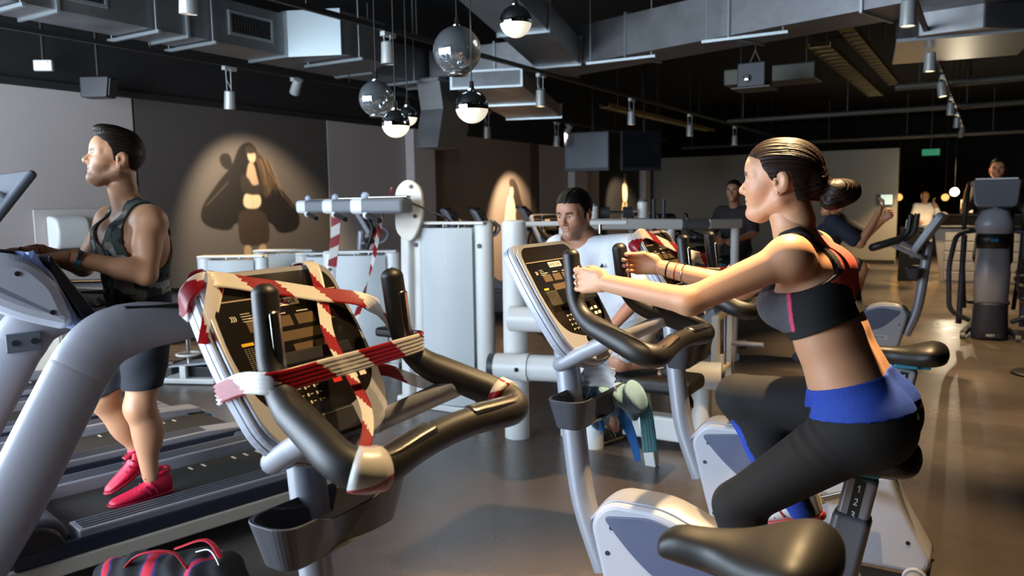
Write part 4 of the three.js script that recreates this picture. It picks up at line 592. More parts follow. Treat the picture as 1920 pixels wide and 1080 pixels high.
// reception at the far right
{
  const t = thing('reception_counter', 'white slant-sided reception counter in the far hall', 'counter', [-0.1, 0, -16.7]);
  part(t, 'body', ext([[-0.62, 0, 0.01], [0.9, 0, 0.01], [0.9, 0.98, 0.01], [-0.75, 0.98, 0.01]], 0.5, 0.01, 0.01), M.cream); part(t, 'top', box(1.74, 0.04, 0.56, 0.07, 1.0, 0, 0.01), M.black);
  for (let k = 0; k < 5; k++) part(t, 'front_board', box(1.4, 0.15, 0.02, 0.14, 0.12 + k * 0.18, 0.262, 0.004), M.whiteWarm);
  const b = thing('back_bar', 'long dark bar counter behind the standing woman', 'counter', [1.2, 0, -24]); part(b, 'body', bx(-2.6, 4, 0, 1.05, -0.3, 0.3, 0.01), M.black); part(b, 'top', bx(-2.65, 4.05, 1.055, 1.1, -0.36, 0.36, 0.01), M.greyPlastic);
  const ball = (x, y, z, r, c, k, l, n) => { const q = thing('pendant_bulb', l, 'lamp', [x, y, z], 0, 'far bar lamps'); part(q, 'bulb', sph(r, 0, 0, 0), std(0xffffff, 0.5, 0, { emissive: new THREE.Color(...c), emissiveIntensity: k })); part(q, 'cord', bar([0, r, 0], [0, CH - y, 0], 0.006), M.pipeBlack); const p = new THREE.PointLight(new THREE.Color(...c), n); p.name = 'bar_lamp_light'; p.position.set(x, y, z); scene.add(p); };
  ball(-0.65, 1.656, -19.6, 0.09, [1, 0.85, 0.6], 9, 'bright round white bulb over the reception area', 4); ball(-1.97, 1.56, -22.3, 0.09, [1, 0.5, 0.1], 1.2, 'dim amber bulb left of the standing woman', 0.8); ball(-0.96, 1.54, -22.9, 0.09, [1, 0.5, 0.1], 1.2, 'dim amber bulb right of the standing woman', 0.8);
  const s = thing('info_screen', 'small glowing screen on the end of the far partition', 'screen', [-2.06, 1.38, -20.46]); part(s, 'casing', box(0.28, 0.26, 0.04, 0, 0.13, 0, 0.01), M.blackPlastic); part(s, 'lit_face', box(0.25, 0.23, 0.006, 0, 0.13, 0.022, 0.001), std(0x99aa99, 0.5, 0, { emissive: new THREE.Color(0.75, 0.9, 0.75), emissiveIntensity: 0.8 })); 
  const p = thing('notice_frame', 'small white notice standing on the counter', 'notice', [-0.35, 1.021, -16.75]); part(p, 'sheet', box(0.2, 0.24, 0.01, 0, 0.36, 0, 0.003), M.whiteWarm); part(p, 'stand', bar([0, 0, 0], [0, 0.26, 0], 0.012), M.grey); part(p, 'foot', box(0.12, 0.01, 0.08, 0, 0.005, 0, 0.002), M.grey);
  const e = thing('exit_sign', 'green emergency exit sign hanging in the dark hall', 'sign', [-1.32, 2.6, -22.8]); part(e, 'panel', box(0.4, 0.16, 0.03, 0, 0.08, 0, 0.005), std(0x1d6a45, 0.5, 0, { emissive: new THREE.Color(0.05, 0.4, 0.2), emissiveIntensity: 0.4 })); part(e, 'rod', bar([0, 0.16, 0], [0, CH - 2.6, 0], 0.008), M.pipe);
  const f = thing('side_sign_board', 'black leaning board beside the reception counter', 'board', [-1.2, 0, -16.2]); part(f, 'board', box(0.4, 1.0, 0.03, 0, 0.5, 0, 0.005).rotateX(-0.12).translate(0, 0.02, 0), M.black); part(f, 'brace', beam([0, 0.02, -0.42], [0, 0.8, -0.1], 0.03, 0.02, 0), M.black);
}
// left wall items
{
  const t = thing('paper_dispenser', 'white paper towel dispenser on a backing board by the treadmills', 'dispenser', [-7.96, 1.1, -4.6]);
  part(t, 'backing_board', bx(0, 0.02, 0.0, 0.47, -0.55, 0.4, 0.003), M.panelLight); part(t, 'body', ext([[0, 0, 0.02], [0.16, 0.02, 0.05], [0.2, 0.15, 0.1], [0.17, 0.33, 0.08], [0, 0.35, 0.02]], 0.34, 0.03, 0.03).translate(0.022, 0.06, 0.12), M.white); part(t, 'window', box(0.01, 0.1, 0.05, 0.2, 0.22, 0.2, 0.004), M.greyPlastic); part(t, 'outlet', box(0.1, 0.02, 0.26, 0.12, 0.075, 0.12, 0.005), M.black);
  const c = thing('low_cabinet', 'low tan cabinet standing against the grey wall panel', 'cabinet', [-7.65, 0, -4.2]); part(c, 'body', box(0.5, 0.42, 0.3, 0, 0.23, 0.0, 0.008), M.cream); part(c, 'door', box(0.012, 0.36, 0.26, 0.256, 0.23, 0, 0.004), M.cream); part(c, 'plinth', box(0.46, 0.02, 0.28, 0, 0.01, 0, 0.002), M.black);
  const r = thing('step_platform', 'low dark platform with brown slats on the floor behind the treadmills', 'platform', [-6.95, 0, -4.72], 0.3); for (let k = 0; k < 6; k++) part(r, 'slat', box(1.0, 0.03, 0.11, 0, 0.15, -0.34 + k * 0.135, 0.005), std(0x5b4a3a, 0.6)); part(r, 'frame', box(1.04, 0.1, 0.86, 0, 0.075, 0, 0.015), M.blackPlastic);
  const s = thing('silver_floor_unit', 'silver hinged floor unit with white corner beside the slatted platform', 'gym machine', [-6.1, 0, -4.55], 0.4); part(s, 'base', box(0.5, 0.05, 0.3, 0, 0.03, 0, 0.015), M.white); part(s, 'lid', box(0.42, 0.02, 0.26, 0.02, 0.17, -0.02, 0.006).rotateZ(0.1), M.silver); part(s, 'corner_block', box(0.06, 0.12, 0.04, -0.05, 0.11, 0.13, 0.006), M.white); part(s, 'hinge_block', box(0.3, 0.1, 0.2, 0.05, 0.1, -0.03, 0.01), M.blackPlastic); part(s, 'spring_ring', new THREE.TorusGeometry(0.1, 0.012, 8, 24).rotateX(PI / 2).translate(-0.1, 0.24, -0.05), M.whiteWarm); part(s, 'stem', bar([-0.1, 0.1, -0.05], [-0.1, 0.4, -0.05], 0.02), M.steel);
}
// ---------------------------------------------------------------- people: signed distance fields meshed by surface nets
const C_ = (a, b, ra, rb = ra, k = 0.03) => ({ t: 0, a, d: [b[0] - a[0], b[1] - a[1], b[2] - a[2]], l2: Math.max(1e-9, (b[0] - a[0]) ** 2 + (b[1] - a[1]) ** 2 + (b[2] - a[2]) ** 2), ra, rb, k });
const E_ = (a, r, k = 0.02) => ({ t: 1, a, r, k }), S_ = (a, r, k = 0.008) => ({ t: 2, a, r, k });
function field(prims) {
  return (x, y, z) => {
    let d = 1e3;
    for (const p of prims) {
      const X = x - p.a[0], Y = y - p.a[1], Z = z - p.a[2]; let e;
      if (p.t === 0) { const t = clamp((X * p.d[0] + Y * p.d[1] + Z * p.d[2]) / p.l2, 0, 1), ux = X - p.d[0] * t, uy = Y - p.d[1] * t, uz = Z - p.d[2] * t; e = Math.sqrt(ux * ux + uy * uy + uz * uz) - (p.ra + (p.rb - p.ra) * t); }
      else { const r = p.r, q = Math.sqrt((X / r[0]) ** 2 + (Y / r[1]) ** 2 + (Z / r[2]) ** 2); e = (q - 1) * Math.min(r[0], r[1], r[2]) * (q > 1 ? 1 + 0.35 * Math.min(1, q - 1) : 1); }
      if (p.t === 2) { const h = Math.max(p.k - Math.abs(-e - d), 0) / p.k; d = Math.max(d, -e) + h * h * p.k * 0.25; }
      else { const h = Math.max(p.k - Math.abs(e - d), 0) / p.k; d = Math.min(d, e) - h * h * p.k * 0.25; }
    }
    return d;
  };
}
function bounds(prims, m) { const lo = [1e9, 1e9, 1e9], hi = [-1e9, -1e9, -1e9]; for (const p of prims) if (p.t < 2) for (let i = 0; i < 3; i++) { const r = p.t ? p.r[i] : Math.max(p.ra, p.rb), b = p.t ? p.a[i] : p.a[i] + p.d[i]; lo[i] = Math.min(lo[i], p.a[i] - r - m, b - r - m); hi[i] = Math.max(hi[i], p.a[i] + r + m, b + r + m); } return [lo, hi]; }
function skin(fn, [lo, hi], cell, color) {                // naive surface nets on a grid, empty blocks skipped
  const n = [0, 1, 2].map((i) => Math.ceil((hi[i] - lo[i]) / cell / 6) * 6), N = n.map((v) => v + 1), at = (i, j, k) => (k * N[1] + j) * N[0] + i, val = new Float32Array(N[0] * N[1] * N[2]).fill(NaN), reach = cell * 6 * 0.87 * 1.6;
  for (let K = 0; K < n[2]; K += 6) for (let J = 0; J < n[1]; J += 6) for (let I = 0; I < n[0]; I += 6) {
    const c = fn(lo[0] + (I + 3) * cell, lo[1] + (J + 3) * cell, lo[2] + (K + 3) * cell), far = Math.abs(c) > reach;
    for (let k = K; k <= K + 6; k++) for (let j = J; j <= J + 6; j++) for (let i = I; i <= I + 6; i++) { const q = at(i, j, k); if (far) { if (val[q] !== val[q]) val[q] = c; } else if (val[q] !== val[q] || Math.abs(val[q]) > reach * 0.55) val[q] = fn(lo[0] + i * cell, lo[1] + j * cell, lo[2] + k * cell); }
  }
  const ids = new Map(), pos = [], idx = [], E = [[0, 1], [2, 3], [4, 5], [6, 7], [0, 2], [1, 3], [4, 6], [5, 7], [0, 4], [1, 5], [2, 6], [3, 7]], v = new Array(8);
  for (let k = 0; k < n[2]; k++) for (let j = 0; j < n[1]; j++) for (let i = 0; i < n[0]; i++) {
    let m = 0; for (let c = 0; c < 8; c++) { v[c] = val[at(i + (c & 1), j + ((c >> 1) & 1), k + (c >> 2))]; if (v[c] < 0) m++; }
    if (m === 0 || m === 8) continue;
    let s = 0, X = 0, Y = 0, Z = 0;
    for (const [a, b] of E) if (v[a] < 0 !== v[b] < 0) { const t = v[a] / (v[a] - v[b]); X += (a & 1) + ((b & 1) - (a & 1)) * t; Y += ((a >> 1) & 1) + (((b >> 1) & 1) - ((a >> 1) & 1)) * t; Z += (a >> 2) + ((b >> 2) - (a >> 2)) * t; s++; }
    ids.set(at(i, j, k), pos.length / 3); pos.push(lo[0] + (i + X / s) * cell, lo[1] + (j + Y / s) * cell, lo[2] + (k + Z / s) * cell);
  }
  const quad = (a, b, c, d, flip) => { if (a === undefined || b === undefined || c === undefined || d === undefined) return; flip ? idx.push(a, c, b, a, d, c) : idx.push(a, b, c, a, c, d); };
  for (let k = 1; k < n[2]; k++) for (let j = 1; j < n[1]; j++) for (let i = 1; i < n[0]; i++) {
    const o = val[at(i, j, k)] < 0;
    if (i < n[0] && o !== val[at(i + 1, j, k)] < 0) quad(ids.get(at(i, j - 1, k - 1)), ids.get(at(i, j, k - 1)), ids.get(at(i, j, k)), ids.get(at(i, j - 1, k)), !o);
    if (o !== val[at(i, j + 1, k)] < 0) quad(ids.get(at(i - 1, j, k - 1)), ids.get(at(i - 1, j, k)), ids.get(at(i, j, k)), ids.get(at(i, j, k - 1)), !o);
    if (o !== val[at(i, j, k + 1)] < 0) quad(ids.get(at(i - 1, j - 1, k)), ids.get(at(i, j - 1, k)), ids.get(at(i, j, k)), ids.get(at(i - 1, j, k)), !o);
  }
  const nor = [], col = [], h = cell * 0.6;
  for (let q = 0; q < pos.length; q += 3) {
    const [x, y, z] = [pos[q], pos[q + 1], pos[q + 2]], g = V(fn(x + h, y, z) - fn(x - h, y, z), fn(x, y + h, z) - fn(x, y - h, z), fn(x, y, z + h) - fn(x, y, z - h)).normalize();
    nor.push(g.x, g.y, g.z); if (color) col.push(...color(x, y, z, g));
  }
  const g = new THREE.BufferGeometry(); g.setAttribute('position', new THREE.Float32BufferAttribute(pos, 3)); g.setAttribute('normal', new THREE.Float32BufferAttribute(nor, 3)); if (color) g.setAttribute('color', new THREE.Float32BufferAttribute(col, 3));
  g.setIndex(idx); return g;
}
const joinC = (gs) => mergeGeometries(gs.map((g) => { const h = g.index ? g.toNonIndexed() : g; if (!h.attributes.uv) h.setAttribute('uv', new THREE.BufferAttribute(new Float32Array(h.attributes.position.count * 2), 2)); return h; }));
const lin = (hex) => new THREE.Color(hex).toArray(), mixc = (a, b, t) => a.map((v, i) => lerp(v, b[i], t));
M.skin = phy(0xffffff, 0.5, { vertexColors: true, sheen: 0.15, sheenColor: new THREE.Color(1, 0.75, 0.6) }); M.cloth = std(0xffffff, 0.85, 0, { vertexColors: true }); M.hair = phy(0xffffff, 0.52, { vertexColors: true, specularIntensity: 0.28, clearcoat: 0.1, clearcoatRoughness: 0.4 });
M.eyeWhite = std(0xd8d2c8, 0.25); M.iris = std(0x2a1a10, 0.15);
// head in its own axes: x forward, y up, z to the left ear; about 0.235 m from chin to crown
function headPrims(o = {}) {
  const j = o.jaw ?? 1, ns = o.nose ?? 1, P = [E_([-0.014, 0.036, 0], [0.098, 0.084, 0.075], 0.02), E_([0.03, 0.03, 0], [0.066, 0.078, 0.066], 0.03), C_([0.04, -0.02, 0], [0.052, -0.084, 0], 0.052, 0.03 * j, 0.03), E_([0.074, 0.045, 0], [0.024, 0.036, 0.045], 0.03)];
  for (const s of [1, -1]) P.push(C_([-0.01, -0.05, s * 0.05], [0.06, -0.096, s * 0.014], 0.024, 0.022 * j, 0.03), E_([0.055, -0.02, s * 0.036], [0.034, 0.034, 0.028], 0.025), C_([0.083, 0.026, s * 0.012], [0.066, 0.024, s * 0.05], 0.012, 0.01, 0.016));
  P.push(C_([-0.025, -0.05, 0], [-0.05, -0.12, 0], 0.056, 0.055, 0.03), C_([0.088, 0.016, 0], [0.11 + 0.004 * ns, -0.02, 0], 0.008, 0.0115 * ns, 0.012), C_([0.113, -0.024, 0], [0.098, -0.031, 0], 0.009, 0.008, 0.008));
  for (const s of [1, -1]) P.push(E_([0.1, -0.026, s * 0.0125], [0.011, 0.008, 0.0065], 0.006));
  P.push(E_([0.066, -0.052, 0], [0.03, 0.042, 0.036], 0.025), C_([0.0965, -0.0495, 0.011], [0.0965, -0.0495, -0.011], 0.006, 0.006, 0.006), C_([0.0945, -0.0615, 0.0105], [0.0945, -0.0615, -0.0105], 0.0065, 0.0065, 0.006), C_([0.084, -0.094, 0.01], [0.084, -0.094, -0.01], 0.0175 * j, 0.0175 * j, 0.02));
  for (const s of [1, -1]) P.push(S_([0.1, 0.009, s * 0.031], [0.016, 0.011, 0.016], 0.016), E_([0.078, 0.009, s * 0.031], [0.0134, 0.0125, 0.0146], 0.004), C_([0.0925, 0.0165, s * 0.02], [0.088, 0.0165, s * 0.043], 0.0036, 0.003, 0.004));
  P.push(S_([0.11, -0.0555, 0], [0.0135, 0.0014, 0.02], 0.003));
  for (const s of [1, -1]) P.push(E_([-0.02, 0.0, s * 0.078], [0.024, 0.034, 0.011], 0.008), S_([-0.012, 0.004, s * 0.091], [0.014, 0.02, 0.009], 0.006), E_([-0.012, -0.026, s * 0.077], [0.01, 0.011, 0.007], 0.006), E_([-0.004, -0.002, s * 0.082], [0.006, 0.008, 0.006], 0.004));
  return P;
}
function hairField(o) {                                   // cap of hair clipped at the hairline
  const top = o.top ?? 0.012, sides = o.sides ?? 0.008, nape = o.nape ?? -0.06, f0 = field([E_([-0.016, 0.04, 0], [0.1 + sides, 0.084 + top, 0.077 + sides], 0.02), E_([0.026, 0.05, 0], [0.062 + sides * 0.7, 0.064 + top, 0.066 + sides * 0.7], 0.03), ...(o.low ? [E_([-0.06, -0.03, 0], [0.055, 0.06, 0.062], 0.03)] : [])]), extra = o.extra?.length ? field(o.extra) : null;
  const line = (x) => (x > 0.05 ? lerp(0.07, o.front ?? 0.085, sst(0.05, 0.085, x)) : x > 0.028 ? lerp(o.temple ?? 0.03, 0.07, sst(0.028, 0.05, x)) : x > 0.006 ? lerp(o.burn ?? -0.012, o.temple ?? 0.03, sst(0.006, 0.03, x)) : x > -0.012 ? lerp(0.028, o.burn ?? -0.012, sst(-0.012, -0.002, x)) : x > -0.04 ? 0.03 : lerp(nape, 0.03, sst(-0.062, -0.04, x)));
  return (x, y, z) => { const a = Math.atan2(z, y - 0.02), st = (noise(a * 26, x * 9 + 3, 1) - 0.5) * (o.rough ?? 0.004) + Math.sin(a * 90 + x * 30 + noise(x * 30, y * 30, z * 30) * 5) * (o.strand ?? 0.0008); let d = Math.max(f0(x, y, z) + st, (line(x) + (Math.abs(z) < 0.035 ? 0 : 0) - y) * 0.75); if (extra) { const e = extra(x, y, z) + st, h = Math.max(0.012 - Math.abs(e - d), 0) / 0.012; d = Math.min(d, e) - h * h * 0.003; } return d; };
}
function handPrims(o, u, v, w, curl, thumb, s = 1) {      // wrist o, u along the fingers, v out of the palm, w to the thumb side
  const U = V(...u).normalize(), W = V(...w).addScaledVector(U, -V(...w).dot(U)).normalize(), Vn = U.clone().cross(W); if (Vn.dot(V(...v)) < 0) Vn.negate();
  const at = (a, b, c) => V(...o).addScaledVector(U, a * s).addScaledVector(Vn, b * s).addScaledVector(W, c * s).toArray(), P = [C_(at(-0.03, 0, 0), at(0.01, 0, 0), 0.024 * s, 0.023 * s, 0.02)], nails = [];
  const wo = [0.031, 0.0105, -0.0105, -0.03], L = [[0.042, 0.026, 0.02], [0.046, 0.029, 0.021], [0.042, 0.027, 0.02], [0.033, 0.021, 0.018]];
  wo.forEach((q) => P.push(C_(at(0.012, 0, q * 0.55), at(0.082 - Math.abs(q) * 0.18, 0, q), 0.0165 * s, 0.0125 * s, 0.012)));
  P.push(C_(at(0.015, 0.006, 0.024), at(0.045, 0.008, 0.03), 0.016 * s, 0.013 * s, 0.012));
  wo.forEach((q, i) => { let a = 0, p = [0.082 - Math.abs(q) * 0.18, 0, q]; const cu = Array.isArray(curl[0]) ? curl[i] : curl; L[i].forEach((l, k) => { a += cu[k]; const e = [p[0] + Math.cos(a) * l, p[1] + Math.sin(a) * l, p[2] + (cu[3] ?? 0) * q * 0.4]; P.push(C_(at(...p), at(...e), (0.0095 - k * 0.0009) * s, (0.0088 - k * 0.0012) * s, k ? 0.003 : 0.006)); p = e; }); nails.push({ p: at(p[0] + Math.cos(a) * 0.003, p[1] + Math.sin(a) * 0.003 - Math.cos(a) * 0.005, p[2]), n: at(0, 0, 0) }); });
  const t0 = [0.022, 0.004, 0.026], t1 = [t0[0] + thumb[0][0], t0[1] + thumb[0][1], t0[2] + thumb[0][2]], t2 = [t1[0] + thumb[1][0], t1[1] + thumb[1][1], t1[2] + thumb[1][2]];
  P.push(C_(at(...t0), at(...t1), 0.014 * s, 0.0105 * s, 0.012), C_(at(...t1), at(...t2), 0.0105 * s, 0.008 * s, 0.004)); nails.push({ p: at(...t2) });
  P.nails = nails; return P;
}
const M4 = (pos, yaw, pitch = 0, roll = 0, s = 1) => new THREE.Matrix4().compose(V(...pos), new THREE.Quaternion().setFromEuler(new THREE.Euler(roll, yaw, pitch, 'YZX')), V(s, s, s));   // yaw 0 looks along +x
function figure(o) {
  // o.base: ground point; o.prims: body; o.head: {m, prims, hair, ...}; o.hands: prim lists; o.clothes: [name, prims or fn, grid, colour fn, clip]
  const t = thing('person', o.label, 'person', o.base, o.turn ?? 0, o.group), put = (g) => g.translate(...(o.local ?? o.base).map((v) => -v));
  const tone = o.tone ?? lin(0xc08a68), col = (x, y, z) => mixc(tone, mixc(tone, [0.5, 0.16, 0.1], 0.3), noise(x * 25, y * 25, z * 25) * 0.5 + (noise(x * 160, y * 160, z * 160) - 0.5) * 0.25);
  const bf = field(o.prims), gs = [skin(bf, bounds(o.prims, 0.03), o.cell ?? 0.01, col)];
  const hp = headPrims(o.head.shape), hm = o.head.m, lip = mixc(tone, [0.42, 0.1, 0.1], 0.5), beard = o.head.beard ?? 0;
  gs.push(skin(field(hp), [[-0.13, -0.155, -0.1], [0.14, 0.135, 0.1]], o.head.cell ?? 0.0035, (x, y, z) => {
    let c = col(x, y, z); if (x > 0.075 && Math.abs(z) < 0.024 && y < -0.043 && y > -0.068) c = mixc(c, lip, 0.45);
    if (Math.abs(z) > 0.014 && Math.abs(z) < 0.052 && x > 0.055 && Math.abs(y - (0.03 - Math.abs(Math.abs(z) - 0.03) * 0.15)) < 0.0066) c = mixc(c, [0.03, 0.018, 0.012], 0.85); if (x > 0.07 && Math.abs(z) > 0.019 && Math.abs(z) < 0.045 && Math.abs(y - 0.0165) < 0.0026) c = mixc(c, [0.02, 0.012, 0.01], 0.7);
    if (beard && y < -0.03 && (x > 0.02 || y < -0.05) && !(x > 0.075 && Math.abs(z) < 0.02 && y > -0.07 && y < -0.043)) c = mixc(c, [0.035, 0.025, 0.02], beard * sst(-0.028, -0.05, y - (x < 0.05 ? 0.01 : 0)) * sst(-0.13, -0.1, y) * (0.6 + 0.5 * noise(x * 300, y * 300, z * 300)));
    return c;
  }).applyMatrix4(hm));
  for (const h of o.hands ?? []) gs.push(skin(field(h), bounds(h, 0.01), o.handCell ?? 0.003, col));
  part(t, 'body', put(joinC(gs)), M.skin);
  for (const s of [1, -1]) { const e = part(t, 'eye', put(sph(0.0122, 0.0815, 0.0088, s * 0.031, 16, 12).applyMatrix4(hm)), M.eyeWhite); const q = o.head.gaze ?? [0, 0]; part(e, 'iris', put(new THREE.SphereGeometry(0.0127, 16, 8, 0, 2 * PI, 0, 0.5).rotateZ(-PI / 2).rotateY(q[0]).rotateZ(q[1]).translate(0.0815, 0.0088, s * 0.031).applyMatrix4(hm)), M.iris); }
  if (o.head.hair) { const hc = lin(o.head.hairColor ?? 0x17100b), hf = hairField(o.head.hair); part(t, 'hair', put(skin(hf, o.head.hair.box ?? [[-0.15, -0.13, -0.11], [0.13, 0.17, 0.11]], o.head.cell ?? 0.0035, (x, y, z) => mixc(hc, hc.map((v) => v * 1.8), noise(Math.atan2(z, y) * 30, x * 12, 4) * 0.6)).applyMatrix4(hm)), M.hair); }
  for (const [name, prims, cell, color, clip, label] of o.clothes ?? []) { const f0 = field(prims), fn = clip ? (x, y, z) => clip(x, y, z, f0(x, y, z)) : f0, cf = typeof color === 'function' ? color : (x, y, z) => { const q = noise(x * 240, y * 240, z * 240); return color.map((v) => v * (0.93 + 0.14 * q)); }; part(t, name, put(skin(fn, bounds(prims, 0.02), cell, cf)), M.cloth, label); }
  return { t, put };
}
const grow = (prims, d) => prims.map((p) => (p.t === 0 ? { ...p, ra: p.ra + d, rb: p.rb + d } : { ...p, r: p.r.map((v) => v + d) })), below = (px, py, pz, nx, ny, nz) => (x, y, z) => (x - px) * nx + (y - py) * ny + (z - pz) * nz;
function shoe(P, heel, toe, up, mUpper, mSole, put, s = 1) {   // trainer from heel to toe
  const H = V(...heel), D = V(...toe).sub(H), L = D.length(); D.normalize(); const Up = V(...up).addScaledVector(D, -V(...up).dot(D)).normalize(), Sd = D.clone().cross(Up), m = new THREE.Matrix4().makeBasis(D, Up, Sd).setPosition(H);
  const u = loft(smooth([[-0.006, 0.05, 0, 0.02, 0.02], [0.0, 0.062, 0, 0.05, 0.032], [0.03, 0.07, 0, 0.06, 0.038], [0.075, 0.066, 0, 0.056, 0.039], [0.11, 0.046, 0, 0.036, 0.04], [0.16, 0.036, 0, 0.026, 0.046], [0.21, 0.03, 0, 0.02, 0.044], [0.255, 0.025, 0, 0.014, 0.032], [0.272, 0.022, 0, 0.005, 0.012]].map((q) => [q[0] * L / 0.27, q[1], q[2], q[3], q[4]]), 4), 24, 'x', 2.2).applyMatrix4(m);
  const so = loft([[-0.01, 0.012, 0, 0.01, 0.02], [0.0, 0.012, 0, 0.014, 0.034], [0.08, 0.012, 0, 0.013, 0.038], [0.13, 0.012, 0, 0.012, 0.04], [0.2, 0.011, 0, 0.012, 0.047], [0.26, 0.013, 0, 0.01, 0.034], [0.28, 0.016, 0, 0.006, 0.014]].map((q) => [q[0] * L / 0.27, q[1], q[2], q[3], q[4]]), 20, 'x', 3).applyMatrix4(m);
  const sh = part(P, 'shoe', put(u), mUpper); part(sh, 'sole', put(so), mSole);
  part(sh, 'collar', put(new THREE.TorusGeometry(0.037, 0.011, 10, 24).scale(1.05, 0.9, 1).rotateX(PI / 2).rotateZ(-0.12).translate(0.04, 0.12, 0).applyMatrix4(m)), mUpper); part(sh, 'tongue', put(box(0.05, 0.012, 0.045, 0.09, 0.108, 0, 0.005).rotateZ(-0.05).applyMatrix4(m)), mSole);
  for (const sd of [-1, 1]) for (let k = 0; k < 3; k++) part(sh, 'side_stripe', put(sweep(spline([[0.075 + k * 0.03, 0.03, sd * 0.042], [0.085 + k * 0.028, 0.055 - k * 0.006, sd * (0.042 - k * 0.001)], [0.1 + k * 0.025, 0.085 - k * 0.014, sd * 0.032]], 8), 0.0045, { seg: 6 }).applyMatrix4(m)), mSole);
  for (let k = 0; k < 4; k++) { const x = 0.1 + k * 0.022; part(sh, 'lace', put(sweep([[x * L / 0.27, 0.066 - k * 0.006 + 0.008, -0.026], [x * L / 0.27 + 0.004, 0.08 - k * 0.0085, 0], [x * L / 0.27, 0.066 - k * 0.006 + 0.008, 0.026]].map((p) => V(...p)), 0.003, { seg: 6 }).applyMatrix4(m)), mSole); }
  return sh;
}
